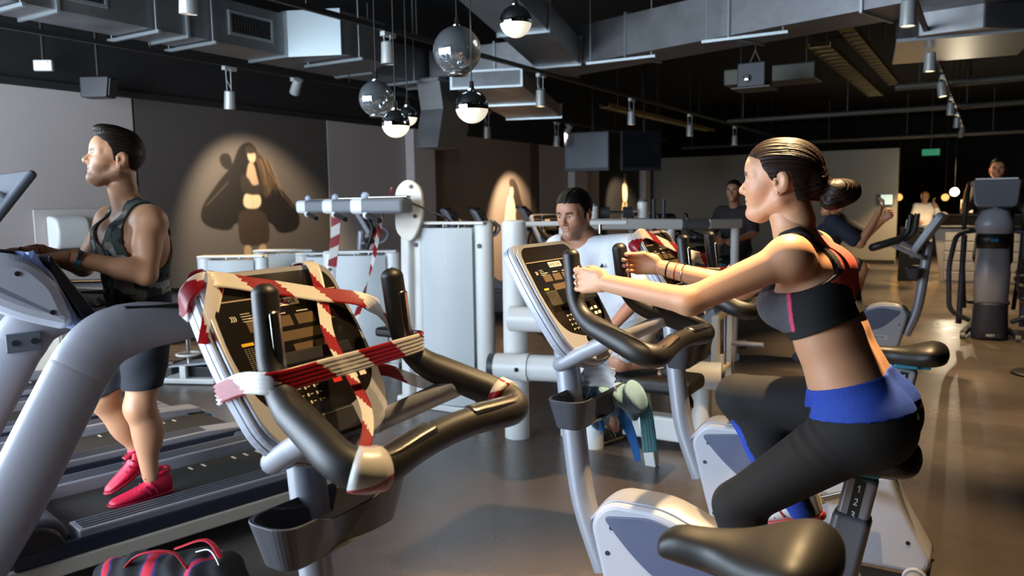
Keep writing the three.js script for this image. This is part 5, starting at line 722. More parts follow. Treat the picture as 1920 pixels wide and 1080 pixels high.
// ---- the woman on the bike (world axes, she faces -x)
{
  const z0 = -2.41, Z = (s, a) => z0 + s * a;
  const torso = [], legsN = [], legsF = [];
  for (const s of [1, -1]) torso.push(C_([-0.33, 1.06, Z(s, 0.052)], [-0.37, 1.16, Z(s, 0.048)], 0.09, 0.084, 0.04), C_([-0.372, 1.17, Z(s, 0.055)], [-0.432, 1.335, Z(s, 0.068)], 0.09, 0.09, 0.04), E_([-0.49, 1.265, Z(s, 0.066)], [0.075, 0.066, 0.066], 0.04), C_([-0.455, 1.395, Z(s, 0.02)], [-0.465, 1.412, Z(s, 0.15)], 0.05, 0.05, 0.05), C_([-0.48, 1.455, Z(s, 0.02)], [-0.465, 1.43, Z(s, 0.1)], 0.04, 0.036, 0.04), C_([-0.385, 1.36, Z(s, 0.07)], [-0.4, 1.26, Z(s, 0.09)], 0.05, 0.045, 0.05));
  const pelvis = []; for (const s of [1, -1]) pelvis.push(C_([-0.275, 0.96, Z(s, 0.07)], [-0.325, 1.06, Z(s, 0.055)], 0.11, 0.092, 0.05), E_([-0.245, 0.94, Z(s, 0.078)], [0.105, 0.105, 0.1], 0.05));
  legsN.push(C_([-0.275, 0.935, Z(1, 0.095)], [-0.605, 0.668, Z(1, 0.13)], 0.1, 0.062, 0.05), C_([-0.606, 0.664, Z(1, 0.13)], [-0.55, 0.27, Z(1, 0.15)], 0.06, 0.038, 0.03), E_([-0.56, 0.52, Z(1, 0.135)], [0.052, 0.11, 0.05], 0.05));
  legsF.push(C_([-0.28, 0.935, Z(-1, 0.095)], [-0.672, 0.935, Z(-1, 0.12)], 0.1, 0.062, 0.05), C_([-0.674, 0.932, Z(-1, 0.12)], [-0.47, 0.585, Z(-1, 0.14)], 0.06, 0.038, 0.03), E_([-0.575, 0.8, Z(-1, 0.125)], [0.06, 0.09, 0.052], 0.05));
  const neck = [C_([-0.46, 1.4, z0], [-0.515, 1.54, z0], 0.056, 0.05, 0.04)];
  const arms = [C_([-0.468, 1.405, Z(1, 0.172)], [-0.71, 1.288, Z(1, 0.268)], 0.05, 0.038, 0.04), E_([-0.46, 1.41, Z(1, 0.168)], [0.058, 0.055, 0.05], 0.03), C_([-0.712, 1.287, Z(1, 0.268)], [-0.98, 1.325, Z(1, 0.235)], 0.04, 0.0265, 0.02), C_([-0.468, 1.405, Z(-1, 0.172)], [-0.7, 1.275, Z(-1, 0.26)], 0.05, 0.038, 0.04), E_([-0.46, 1.41, Z(-1, 0.168)], [0.058, 0.055, 0.05], 0.03), C_([-0.702, 1.274, Z(-1, 0.26)], [-0.985, 1.335, Z(-1, 0.235)], 0.04, 0.0265, 0.02)];
  const hand1 = handPrims([-0.985, 1.327, Z(1, 0.232)], [-1, 0.02, -0.1], [0, 0, -1], [0, 1, 0], [[0.3, 0.75, 0.5], [0.3, 0.75, 0.55], [0.32, 0.7, 0.5], [0.25, 0.5, 0.35]], [[0.035, 0.02, 0.012], [0.03, 0.018, 0]], 0.96);
  const hand2 = handPrims([-0.99, 1.34, Z(-1, 0.232)], [-1, 0.12, 0.1], [0, 0, 1], [0, 1, 0], [0.5, 1.1, 0.8], [[0.03, 0.03, 0.014], [0.03, 0.014, -0.004]], 0.96);
  const all = [...torso, ...pelvis, ...legsN, ...legsF, ...neck, ...arms], hm = M4([-0.528, 1.617, z0], PI, 0.0, 0, 0.97), BLK = lin(0x121214), COR = lin(0xd2564a), GRY = lin(0x55555c), PNK = lin(0xd84a72), BLU = lin(0x1c3f9e), LEG = lin(0x0e0e10);
  const nz = (x, y, z, c) => c.map((v) => v * (0.82 + 0.36 * noise(x * 220, y * 220, z * 220)));
  const braMax = (q) => (q < 0.25 ? 0.3 : q < 0.3 ? lerp(0.2, 0.122, sst(0.25, 0.3, q)) : lerp(0.122, 0.095, sst(0.3, 0.4, q))), bodyTop = grow(torso, 0.008);
  const { t, put } = figure({
    base: [-0.4, 0, z0], label: 'woman with a hair bun in a black and coral sports bra riding a bike', prims: all, cell: 0.0085, tone: lin(0xc4926e), hands: [hand1, hand2],
    head: { m: hm, shape: { jaw: 0.86, nose: 0.9 }, hairColor: 0x1a0e08, cell: 0.003, hair: { top: 0.009, sides: 0.01, nape: -0.055, front: 0.08, temple: 0.035, burn: 0.004, low: true, rough: 0.004, strand: 0.0007, box: [[-0.24, -0.14, -0.11], [0.13, 0.16, 0.11]], extra: [E_([-0.108, -0.005, 0], [0.035, 0.05, 0.05], 0.03), E_([-0.168, -0.035, 0.004], [0.046, 0.042, 0.044], 0.02), E_([-0.195, -0.03, 0.012], [0.03, 0.032, 0.034], 0.01), E_([-0.15, -0.06, -0.01], [0.03, 0.026, 0.03], 0.01)] } },
    clothes: [
      ['sports_bra', bodyTop, 0.004, (x, y, z) => { const a = Math.abs(z - z0), sa = (x + 0.33) * -0.345 + (y - 1.06) * 0.938, b = (x + 0.33) * 0.938 + (y - 1.06) * 0.345; if (b > 0.015 && sa > 0.195 + a * 0.55 && sa < 0.405 && a < braMax(sa) - 0.014) return nz(x, y, z, COR); const fl = b + 0.075 - (sa - 0.15) * 0.25; const inn = sst(0.172, 0.176, sa) * sst(0.305, 0.3, sa), side = fl < 0 ? GRY : BLK; return nz(x, y, z, mixc(mixc(BLK, side, inn), PNK, inn * sst(0.0075, 0.0035, Math.abs(fl)))); },
        (x, y, z, d) => { const a = Math.abs(z - z0), sa = (x + 0.33) * -0.345 + (y - 1.06) * 0.938, b = (x + 0.33) * 0.938 + (y - 1.06) * 0.345, front = b < -0.02, key = 1 - Math.hypot((sa - 0.238) / 0.045, a / 0.024); return Math.max(d, 0.148 + 0.012 * sst(-0.1, 0.1, b) - sa, a - braMax(sa), sa - 0.45, front ? Math.min(sa - 0.285, 0.05 - a) : Math.min(sa - 0.405, 0.05 - a), b > 0.03 ? key * 0.024 : -1); }, 'black sports bra with coral back, grey front panel and pink seam'],
      ['leggings', grow([...pelvis, ...legsN, ...legsF, torso[0], torso[6]], 0.005), 0.008, (x, y, z) => { if (z < z0 - 0.07 && y < 0.925 && x < -0.42 && (x + 0.674) * 0.5 + (0.932 - y) * 0.29 > 0.016 + 0 && (x - (-0.674)) * 0.86 - (0.932 - y) * 0.5 < 0.028) return nz(x, y, z, BLU); return nz(x, y, z, LEG); }, (x, y, z, d) => Math.max(d + 0.002 * Math.sin((x * 0.8 + y) * 130) * sst(0.1, 0.03, Math.hypot(x + 0.4, y - 0.9)), (y - (0.96 + (x + 0.4) * 0.16 + 0.3 * sst(-0.42, -0.47, x))) * 0.7), 'black leggings with a blue shin panel'],
      ['waistband', grow([...pelvis, ...legsN, ...legsF, torso[0], torso[6]], 0.0075), 0.006, (x, y, z) => nz(x, y, z, BLU), (x, y, z, d) => Math.max(d, (0.955 + (x + 0.4) * 0.16 - y) * 0.98, (y - (1.035 + (x + 0.4) * 0.3)) * 0.95, -0.45 - x), 'blue waistband'],
    ],
  });
  const sw = std(0xcfc8c0, 0.6), sr = std(0xb63a3a, 0.5);
  shoe(t, [-0.5, 0.205, Z(1, 0.17)], [-0.74, 0.165, Z(1, 0.18)], [0, 1, 0], sw, sr, put); shoe(t, [-0.41, 0.555, Z(-1, 0.16)], [-0.63, 0.49, Z(-1, 0.17)], [-0.2, 1, 0], sw, sr, put);
  const ring = (p, ax, r, tube, m, n) => part(t, n, put(new THREE.TorusGeometry(r, tube, 8, 24).applyQuaternion(new THREE.Quaternion().setFromUnitVectors(V(0, 0, 1), V(...ax).normalize())).translate(...p)), m);

  ring([-1.086, 1.337, Z(1, 0.2165)], [-1, 0, -0.35], 0.0105, 0.0018, M.chrome, 'finger_ring'); ring([-1.083, 1.316, Z(1, 0.2165)], [-1, 0, -0.35], 0.0105, 0.002, M.chrome, 'finger_ring');
  ring([-0.955, 1.33, Z(-1, 0.238)], [-1, 0.2, 0], 0.0285, 0.003, M.blackPlastic, 'hair_tie'); ring([-0.925, 1.323, Z(-1, 0.24)], [-1, 0.2, 0], 0.031, 0.0014, M.red, 'bracelet'); ring([-0.9, 1.318, Z(-1, 0.243)], [-1, 0.2, 0], 0.033, 0.0018, M.chrome, 'bracelet');
  part(t, 'earring', put(sph(0.0035, -0.517, 1.587, Z(1, 0.081), 10, 8)), M.steel);
  M.nail = std(0x7a1230, 0.25); for (const h of [hand1, hand2]) for (const q of h.nails) part(t, 'nail', put(sph(0.0052, ...q.p, 10, 8)), M.nail);
}
// ---- the man on the treadmill (treadmill axes: x to the near side, z forward)
{
  const torso = [], neck = [C_([0.03, 1.53, 1.0], [0.03, 1.68, 1.035], 0.066, 0.06, 0.04)], arms = [], shortsP = [];
  for (const s of [1, -1]) torso.push(C_([0.03 + s * 0.06, 1.06, 0.98], [0.03 + s * 0.06, 1.2, 0.995], 0.1, 0.1, 0.05), C_([0.03 + s * 0.06, 1.2, 0.995], [0.03 + s * 0.085, 1.43, 1.005], 0.1, 0.118, 0.05), E_([0.03 + s * 0.085, 1.42, 1.075], [0.09, 0.075, 0.06], 0.04), C_([0.03 + s * 0.05, 1.56, 0.99], [0.03 + s * 0.17, 1.52, 0.99], 0.055, 0.055, 0.05), E_([0.03 + s * 0.14, 1.38, 0.955], [0.055, 0.12, 0.06], 0.05));
  arms.push(E_([0.225, 1.505, 0.99], [0.072, 0.082, 0.075], 0.03), C_([0.235, 1.5, 0.99], [0.295, 1.285, 1.05], 0.06, 0.048, 0.03), E_([0.262, 1.41, 1.03], [0.055, 0.08, 0.056], 0.03), C_([0.295, 1.283, 1.052], [0.205, 1.37, 1.31], 0.05, 0.031, 0.02), E_([0.28, 1.31, 1.11], [0.044, 0.046, 0.075], 0.03));
  arms.push(E_([-0.165, 1.505, 1.02], [0.07, 0.08, 0.072], 0.03), C_([-0.175, 1.5, 1.02], [-0.25, 1.3, 1.13], 0.06, 0.048, 0.03), C_([-0.25, 1.3, 1.132], [-0.1, 1.39, 1.36], 0.049, 0.031, 0.02));
  const legs = [C_([0.115, 1.04, 0.985], [0.1, 0.655, 1.04], 0.092, 0.064, 0.04), C_([0.1, 0.65, 1.04], [0.095, 0.31, 1.01], 0.062, 0.037, 0.03), E_([0.098, 0.53, 1.0], [0.056, 0.1, 0.06], 0.04), E_([0.1, 0.65, 1.075], [0.045, 0.05, 0.03], 0.03), C_([-0.06, 1.04, 0.985], [-0.08, 0.685, 1.14], 0.092, 0.064, 0.04), C_([-0.08, 0.68, 1.14], [-0.075, 0.38, 0.98], 0.062, 0.037, 0.03), E_([-0.08, 0.56, 1.055], [0.055, 0.09, 0.06], 0.04)];
  const hand1 = handPrims([0.2, 1.378, 1.325], [-0.05, -0.06, 1], [0, -1, 0], [-1, 0, 0], [[0.05, 0.25, 0.2, 0.8], [0.02, 0.22, 0.2, 0.8], [0.05, 0.25, 0.2, 0.8], [0.1, 0.3, 0.2, 0.8]], [[0.03, -0.002, 0.026], [0.03, 0.004, 0.012]], 1.08), hand2 = handPrims([-0.1, 1.392, 1.37], [0.15, 0.02, 1], [0, -1, 0], [1, 0, 0], [0.1, 0.3, 0.25, 0.6], [[0.03, -0.004, 0.026], [0.028, -0.012, 0.016]], 1.08);
  const all = [...torso, ...neck, ...arms, ...legs], hm = M4([0.03, 1.79, 1.052], -PI / 2 - 0.24, 0.16, 0, 1.03);
  const camo = (x, y, z) => { const a = noise(x * 22 + 5, y * 22, z * 22), b = noise(x * 30, y * 30 + 9, z * 30), c = noise(x * 26, y * 26, z * 26 + 17); return a > 0.62 ? lin(0x8d8071) : b > 0.6 ? lin(0x1b1d20) : c > 0.63 ? lin(0xa8a59f) : lin(0x3e4640); };
  const base = [0.05, 0, 1.02], w = V(...base).applyAxisAngle(V(0, 1, 0), TA).add(V(TM[0][0], 0, TM[0][1]));
  const { t, put } = figure({
    base: [w.x, 0, w.z], turn: TA, local: base, label: 'muscular man in a camouflage tank top walking on a treadmill', prims: all, cell: 0.009, tone: lin(0xb5835f), hands: [hand1, hand2],
    head: { m: hm, shape: { jaw: 1.08, nose: 1.1 }, beard: 0.5, hairColor: 0x1b130d, cell: 0.0032, gaze: [0.1, 0.1], hair: { top: 0.02, sides: 0.004, nape: -0.055, front: 0.088, temple: 0.045, burn: -0.01, rough: 0.003, strand: 0.0012, extra: [E_([0.06, 0.118, 0.005], [0.036, 0.022, 0.05], 0.02), E_([0.03, 0.125, 0], [0.05, 0.022, 0.052], 0.02)] } },
    clothes: [
      ['tank_top', grow([...torso.filter((p, i) => i % 5 !== 3), torso[3], torso[8]], 0.01), 0.0065, (x, y, z) => (y > 1.32 && x > 0.03 && z > 1.0 && Math.abs(Math.hypot(x - 0.25, y - 1.46, z - 0.99) - 0.12) < 0.008 ? lin(0x1a1b1c) : camo(x, y, z)), (x, y, z, d) => Math.max(d + 0.003 * Math.sin(y * 60 + x * 25), 1.135 - y + 0.012 * Math.sin(x * 20), 0.125 - Math.hypot(x - 0.25, (y - 1.46) * 0.72, z - 0.99), 0.125 - Math.hypot(x + 0.19, (y - 1.46) * 0.72, z - 1.0), 0.088 - Math.hypot(x - 0.03, (y - 1.56) * 0.55, z - 1.12), 0.078 - Math.hypot(x - 0.03, y - 1.6, z - 1.0)), 'camouflage tank top'],
      ['shorts', grow([legs[0], legs[4], torso[0], torso[5]], 0.02), 0.008, lin(0x16181f), (x, y, z, d) => Math.max(d + 0.003 * Math.sin(y * 40 + z * 30), y - 1.19, x > 0.02 ? 0.745 - y : 0.77 - y - (z - 1.0) * 0.4), 'black training shorts'],
    ],
  });
  const red = std(0xc4123a, 0.45), redS = std(0x96122c, 0.4);
  shoe(t, [0.09, 0.208, 0.925], [0.1, 0.208, 1.2], [0, 1, 0], red, redS, put); shoe(t, [-0.075, 0.335, 0.915], [-0.07, 0.215, 1.15], [0, 1, 0.35], red, redS, put);
  const ax = V(0.205 - 0.295, 1.37 - 1.283, 1.31 - 1.052).normalize(), q = new THREE.Quaternion().setFromUnitVectors(V(0, 0, 1), ax), wp = [0.214, 1.362, 1.288];
  const band = part(t, 'wrist_band', put(new THREE.CylinderGeometry(0.036, 0.036, 0.02, 24, 1, true).rotateX(PI / 2).applyQuaternion(q).translate(...wp)), std(0x2b6c86, 0.5)); part(band, 'tracker', put(box(0.016, 0.034, 0.022, 0.034, 0.012, 0, 0.005).applyQuaternion(q).translate(...wp)), M.blackPlastic);
  part(t, 'earring', put(new THREE.TorusGeometry(0.006, 0.0015, 6, 14).rotateY(PI / 2).translate(0.118, 1.757, 1.058)), M.steel);
}
// ---- generic figures from joints
function person(label, J, o) {
  const c = (a, b, ra, rb, k = 0.035) => C_(a, b, ra, rb, k), L = V(...J.shL).sub(V(...J.shR)).normalize(), off = (p, s, q) => [p[0] + L.x * s * q, p[1] + L.y * s * q, p[2] + L.z * s * q], torso = [], S = o.s ?? 1;
  for (const s of [1, -1]) torso.push(c(off(J.pelvis, s, 0.065), off(J.waist, s, 0.055), 0.105 * S, 0.095 * S, 0.05), c(off(J.waist, s, 0.055), off(J.chest, s, 0.085), 0.095 * S, 0.108 * S, 0.05));
  torso.push(c(J.shL, J.shR, 0.058 * S, 0.058 * S, 0.06));
  const limb = (a, b, d, r) => [c(a, b, r[0] * S, r[1] * S), c(b, d, r[1] * S, r[2] * S, 0.02)], armL = limb(J.shL, J.elL, J.haL, [0.055, 0.044, 0.03]), armR = limb(J.shR, J.elR, J.haR, [0.055, 0.044, 0.03]), legL = limb(J.hipL ?? off(J.pelvis, 1, 0.09), J.knL, J.anL, [0.088, 0.06, 0.04]), legR = limb(J.hipR ?? off(J.pelvis, -1, 0.09), J.knR, J.anR, [0.088, 0.06, 0.04]);
  const neck = [c(J.neck, [J.head[0], J.head[1] - 0.06, J.head[2]], 0.06 * S, 0.056 * S)], hands = [[J.elL, J.haL], [J.elR, J.haR]].map(([e, h], i) => { const u = V(...h).sub(V(...e)).normalize(); const w = Math.abs(u.y) > 0.8 ? [0, 0, 1] : [0, 1, 0]; return handPrims(h, u.toArray(), V(...w).cross(u).multiplyScalar(i ? 1 : -1).toArray(), w, [0.5, 0.8, 0.5], [[0.03, 0.01, 0.018], [0.026, 0.012, 0.004]], S); });
  const cut = (a, b, f) => a.map((v, i) => lerp(v, b[i], f)), sl = o.sleeve ?? 0.6, pl = o.pants ?? 1.3;
  const shirt = grow([...torso, c(J.shL, cut(J.shL, J.elL, Math.min(1, sl)), 0.06 * S, 0.056 * S), c(J.shR, cut(J.shR, J.elR, Math.min(1, sl)), 0.06 * S, 0.056 * S), ...(sl > 1 ? [c(J.elL, cut(J.elL, J.haL, sl - 1), 0.05, 0.04), c(J.elR, cut(J.elR, J.haR, sl - 1), 0.05, 0.04)] : [])], 0.016);
  const pants = grow([torso[0], torso[2], ...[legL, legR].flatMap((l, i) => { const kn = i ? J.knR : J.knL, hp = i ? J.hipR ?? off(J.pelvis, -1, 0.09) : J.hipL ?? off(J.pelvis, 1, 0.09), an = i ? J.anR : J.anL; return pl <= 1 ? [c(hp, cut(hp, kn, pl), 0.09 * S, 0.075 * S)] : [c(hp, kn, 0.09 * S, 0.064 * S), c(kn, cut(kn, an, pl - 1), 0.062 * S, 0.05 * S)]; })], 0.012);
  const wr = (amp) => (x, y, z, d) => d + amp * (noise(x * 14, y * 9, z * 14) - 0.5) * 2, sc = lin(o.shirt), pc = lin(o.pantsColor ?? 0x17181c);
  const { t, put } = figure({ base: o.base, label, group: o.group, prims: [...torso, ...armL, ...armR, ...legL, ...legR, ...neck], cell: o.cell ?? 0.014, handCell: o.handCell ?? 0.0045, tone: lin(o.tone ?? 0xb5835f), hands, head: { m: M4(J.head, o.yaw, o.pitch ?? 0, 0, S), beard: o.beard ?? 0, hairColor: o.hairColor, cell: o.headCell ?? 0.005, hair: o.hair ?? { top: 0.014, sides: 0.006 }, shape: o.shape, gaze: o.gaze },
    clothes: [['shirt', shirt, o.clothCell ?? 0.012, sc, (x, y, z, d) => Math.max(wr(o.wrinkle ?? 0.005)(x, y, z, d), 0.075 - Math.hypot(x - J.head[0], y - J.head[1] + 0.115, z - J.head[2]), (o.hem ?? J.pelvis[1] - 0.06) - y), o.shirtLabel], ['trousers', pants, o.clothCell ?? 0.012, pc, (x, y, z, d) => Math.max(wr(0.003)(x, y, z, d), y - J.waist[1])]] });
  const foot = (an, d) => { const D = V(...d).normalize().multiplyScalar(0.26), hl = [an[0] - D.x * 0.22, an[1] - 0.075, an[2] - D.z * 0.22]; return [hl, [hl[0] + D.x, hl[1] + D.y, hl[2] + D.z]]; };
  for (const [an, d] of [[J.anL, o.footL ?? o.foot], [J.anR, o.footR ?? o.foot]]) shoe(t, ...foot(an, d), d[1] < -0.5 || Math.abs(d[1]) > 0.5 ? [1, 0.2, 0] : [0, 1, 0], std(o.shoe ?? 0x6a4a34, 0.6), std(o.sole ?? 0x8d7a5e, 0.6), put);
  return { t, put };
}
{
  const { t, put } = person('dark-haired man in a white T-shirt bending over a white machine', { head: [-1.92, 1.5, -3.85], neck: [-1.87, 1.35, -3.96], shL: [-1.64, 1.315, -3.95], shR: [-2.02, 1.31, -3.87], chest: [-1.82, 1.22, -3.98], waist: [-1.76, 1.05, -4.06], pelvis: [-1.72, 0.92, -4.12], elL: [-1.56, 1.08, -3.92], haL: [-1.68, 0.92, -3.84], elR: [-2.12, 1.08, -3.93], haR: [-2.12, 0.93, -4.16], knL: [-1.72, 0.69, -4.0], anL: [-1.52, 0.68, -4.18], knR: [-1.93, 0.5, -4.3], anR: [-2.05, 0.085, -4.66] },
    { base: [-1.9, 0, -4.2], shirt: 0xdfe3ea, wrinkle: 0.007, sleeve: 0.72, pants: 0.8, pantsColor: 0xaab0ba, hem: 0.88, yaw: -PI / 2 - 0.12, pitch: -0.2, cell: 0.012, headCell: 0.0036, clothCell: 0.009, handCell: 0.004, beard: 0.35, hairColor: 0x0f0b09, hair: { top: 0.018, sides: 0.008, front: 0.078, temple: 0.04, burn: -0.02, rough: 0.005 }, tone: 0xb07f62, foot: [-0.4, 0, 0.9], footL: [0.6, -0.75, -0.25], shoe: 0x2b2a30, sole: 0x9a7d5a, s: 1.02, shape: { jaw: 1.05, nose: 1.1 }, gaze: [-0.06, -0.08] });
  part(t, 'shirt_logo', put(new THREE.ShapeGeometry(shapeOf([[-0.018, -0.01], [0, 0.018], [0.018, -0.01], [0.006, -0.004], [0, -0.012], [-0.006, -0.004]], 0.003)).rotateY(0.25).translate(-1.755, 1.225, -3.842)), std(0x22242a, 0.7));
}
person('man in a navy T-shirt pedalling a dark bike with one arm raised', { head: [-1.27, 1.56, -8.0], neck: [-1.27, 1.38, -8.05], shL: [-1.24, 1.34, -8.26], shR: [-1.24, 1.34, -7.86], chest: [-1.3, 1.22, -8.06], waist: [-1.38, 1.04, -8.08], pelvis: [-1.42, 0.96, -8.1], elL: [-1.02, 1.2, -8.34], haL: [-0.85, 1.36, -8.26], elR: [-1.0, 1.15, -7.86], haR: [-0.86, 1.42, -7.92], knL: [-1.02, 0.9, -8.2], anL: [-1.1, 0.5, -8.24], knR: [-1.05, 0.68, -7.96], anR: [-1.12, 0.28, -7.94] },
  { base: [-1.3, 0, -8.06], shirt: 0x1b2030, sleeve: 0.8, pants: 0.85, yaw: 0, pitch: 0, foot: [1, -0.1, 0], shoe: 0x2a2a2e, tone: 0xa8734f, hairColor: 0x120d0a });
person('man in a dark T-shirt seen beyond the white barbell frame', { head: [-2.55, 1.66, -9.25], neck: [-2.55, 1.48, -9.3], shL: [-2.34, 1.42, -9.22], shR: [-2.72, 1.42, -9.35], chest: [-2.53, 1.3, -9.3], waist: [-2.53, 1.1, -9.3], pelvis: [-2.53, 0.98, -9.32], elL: [-2.28, 1.18, -9.1], haL: [-2.4, 1.12, -8.9], elR: [-2.8, 1.18, -9.2], haR: [-2.66, 1.12, -8.95], knL: [-2.42, 0.85, -8.95], anL: [-2.42, 0.45, -9.1], knR: [-2.66, 0.55, -9.15], anR: [-2.66, 0.085, -9.2] },
  { base: [-2.53, 0, -9.3], shirt: 0x2a2226, sleeve: 0.8, yaw: -PI / 2, foot: [0, 0, 1], tone: 0x9a6b4c, hairColor: 0x0f0c0a });
{
  const { t, put } = person('distant fair-haired woman in a pale top standing by the bar', { head: [-1.33, 1.55, -21.5], neck: [-1.33, 1.38, -21.52], shL: [-1.14, 1.34, -21.58], shR: [-1.5, 1.34, -21.45], chest: [-1.33, 1.22, -21.52], waist: [-1.33, 1.04, -21.52], pelvis: [-1.33, 0.93, -21.54], elL: [-1.02, 1.12, -21.5], haL: [-1.12, 1.4, -21.38], elR: [-1.56, 1.1, -21.4], haR: [-1.45, 1.0, -21.3], knL: [-1.22, 0.5, -21.48], anL: [-1.2, 0.085, -21.55], knR: [-1.45, 0.5, -21.48], anR: [-1.5, 0.085, -21.5] },
    { base: [-1.33, 0, -21.5], shirt: 0xd8d0c4, sleeve: 1.5, pants: 1.9, pantsColor: 0x8c9298, yaw: -PI / 2 + 0.3, foot: [0.1, 0, 1], shoe: 0xd0a890, hairColor: 0x8a6030, hair: { top: 0.015, sides: 0.014, low: true, nape: -0.13 }, cell: 0.018, clothCell: 0.016, headCell: 0.007, handCell: 0.006 });
}
person('man standing on the tall grey cross trainer', { head: [0.07, 1.86, -10.75], neck: [0.07, 1.68, -10.8], shL: [0.27, 1.62, -10.78], shR: [-0.13, 1.62, -10.78], chest: [0.07, 1.5, -10.8], waist: [0.07, 1.3, -10.82], pelvis: [0.07, 1.18, -10.85], elL: [0.36, 1.4, -10.65], haL: [0.33, 1.62, -10.42], elR: [-0.24, 1.4, -10.65], haR: [-0.22, 1.62, -10.42], knL: [0.18, 0.8, -10.7], anL: [0.19, 0.47, -10.78], knR: [-0.06, 0.82, -10.62], anR: [-0.08, 0.47, -10.72] },
  { base: [0.07, 0, -10.75], shirt: 0x2c2a2a, sleeve: 0.7, pants: 0.9, yaw: -PI / 2, foot: [0, 0, 1], tone: 0xb57a50, hairColor: 0x0f0c0a, beard: 0.4 });
// ---------------------------------------------------------------- barrier tape, towel, mask, bag, jacket
const tapeTex = canvasTex(256, 32, (c, w, h) => { c.fillStyle = '#d3d0cb'; c.fillRect(0, 0, w, h); c.fillStyle = '#8c0c1a'; c.fillRect(0, 0, w / 2, h); for (let i = 0; i < 400; i++) { c.fillStyle = `rgba(255,255,255,${0.05 * rnd()})`; c.fillRect(rnd() * w, rnd() * h, 8, 1); } });
tapeTex.wrapS = THREE.RepeatWrapping; tapeTex.wrapT = THREE.RepeatWrapping;
M.tape = phy(0xffffff, 0.35, { map: tapeTex, transmission: 0.22, thickness: 0 });
function tapeThing(label, base, ribs) { const t = thing('barrier_tape', label, 'tape', base, 0, 'red and white barrier tapes'); for (const g of ribs) part(t, 'tape_band', g.translate(-base[0], -base[1], -base[2]), M.tape); return t; }
const onCon = (bx0, bz, a, b, n) => { const t = Math.atan2(0.24, 0.385); return [-1.225 + bx0 - Math.sin(t) * b + Math.cos(t) * n, 1.255 + Math.cos(t) * b + Math.sin(t) * n, bz + a]; }, conUp = [-0.53, 0.848, 0];
function wrap(bx0, bz, t0, t1, r) { const n = barPath.length, P = barPath.slice(Math.round(t0 * (n - 1)), Math.round(t1 * (n - 1)) + 1).map((p) => V(p.x + bx0, p.y, p.z + bz)), g = sweep(P, r, { seg: 18, round: 0 }), p = g.attributes.position, uv = g.attributes.uv; for (let i = 0; i < p.count; i++) { const k = i % 18, f = 1 + 0.05 * Math.sin(k * 2.4); uv.setXY(i, (k / 18) * 1.0 + Math.floor(i / 18) * 0.04 + 0.62, 0.5); } return g; }
{
  const X = -0.07, Z = -1.24, c = (a, b, n) => onCon(X, Z, a, b, n);
  tapeThing('red and white tape crossing the console of the foremost bike', [-1.2, 0.9, Z], [
    ribbon([c(0.205, 0.14, -0.06), c(0.213, 0.17, -0.02), c(0.185, 0.185, 0.016), c(0.05, 0.155, 0.022), c(-0.08, 0.115, 0.03), c(-0.2, 0.06, 0.06), [-1.19, 1.275, -1.43]], conUp, 0.038, 0.004, 0.2),
    ribbon([c(0.16, 0.19, -0.065), c(0.15, 0.222, -0.03), c(0.148, 0.2, 0.014), c(0.2, 0.11, 0.012), c(0.216, 0.06, -0.02)], [0.3, 0.2, 1], 0.05, 0.003, 0.24),
    ribbon([c(0.214, -0.04, -0.055), c(0.224, -0.045, -0.02), [-1.2, 1.235, -1.0], [-1.135, 1.24, -1.01], [-1.1, 1.25, -1.12], [-1.09, 1.255, -1.28], [-1.11, 1.255, -1.44], [-1.17, 1.25, -1.475]], [0, 1, 0], 0.044, 0.005, 0.21),
    ribbon([c(-0.13, 0.17, -0.06), c(-0.13, 0.22, -0.03), c(-0.128, 0.2, 0.014), c(-0.1, 0.1, 0.022), c(-0.04, 0.0, 0.05), [-1.06, 1.16, -1.18], [-0.98, 1.11, -1.08], [-0.925, 1.125, -1.005]], (t) => V(0.1 * t, 0, 1 - 0.4 * t), (t) => 0.046 - 0.026 * t, 0.004, 0.16),
    ribbon([c(-0.2, -0.08, -0.04), c(-0.215, -0.1, 0.0), [-1.12, 1.15, -1.46], [-1.05, 1.17, -1.49]], [0, 1, 0], 0.03, 0.002, 0.2),
  ]);
  tapeThing('white tape knot wrapped round the lower handlebar bend of the foremost bike', [-0.9, 1.05, -0.97], [wrap(X, Z, 0.285, 0.35, 0.041)]);
  tapeThing('white tape loop wrapped round the far handlebar tube of the foremost bike', [-0.95, 1.05, -1.5], [wrap(X, Z, 0.735, 0.77, 0.041)]);
}
{
  const X = 0, Z = -3.47, c = (a, b, n) => onCon(X, Z, a, b, n);
  tapeThing('red and white tape over the console of the third bike', [-1.2, 0.9, Z], [
    ribbon([c(0.2, 0.1, -0.06), c(0.214, 0.16, -0.03), c(0.18, 0.19, 0.016), c(0.04, 0.15, 0.02), c(-0.1, 0.09, 0.03), c(-0.2, 0.03, 0.05), [-1.1, 1.27, -3.66]], conUp, 0.05, 0.003, 0.2),
    ribbon([c(-0.1, 0.19, -0.05), c(-0.1, 0.222, -0.02), c(-0.11, 0.17, 0.014), c(-0.17, 0.06, 0.014), c(-0.212, 0.0, -0.01)], [0.2, 0.2, 1], 0.04, 0.002, 0.2),
    ribbon([[-1.06, 1.27, -3.24], [-1.0, 1.255, -3.36], [-0.99, 1.25, -3.5], [-1.02, 1.25, -3.66]], [0, 1, 0], 0.045, 0.004, 0.2), ribbon([c(0.215, -0.1, -0.05), c(0.22, -0.1, -0.01), [-1.06, 1.2, -3.3], [-1.0, 1.19, -3.45]], [0, 1, 0], 0.035, 0.002, 0.2)]);
  tapeThing('end of red and white tape dangling from the third bike handlebar', [-0.75, 0.95, -3.75], [ribbon([[-0.78, 1.15, -3.77], [-0.765, 1.1, -3.79], [-0.77, 1.03, -3.795], [-0.765, 0.98, -3.79]], [0.3, 0, 1], 0.025, 0, 0.1)]);
}
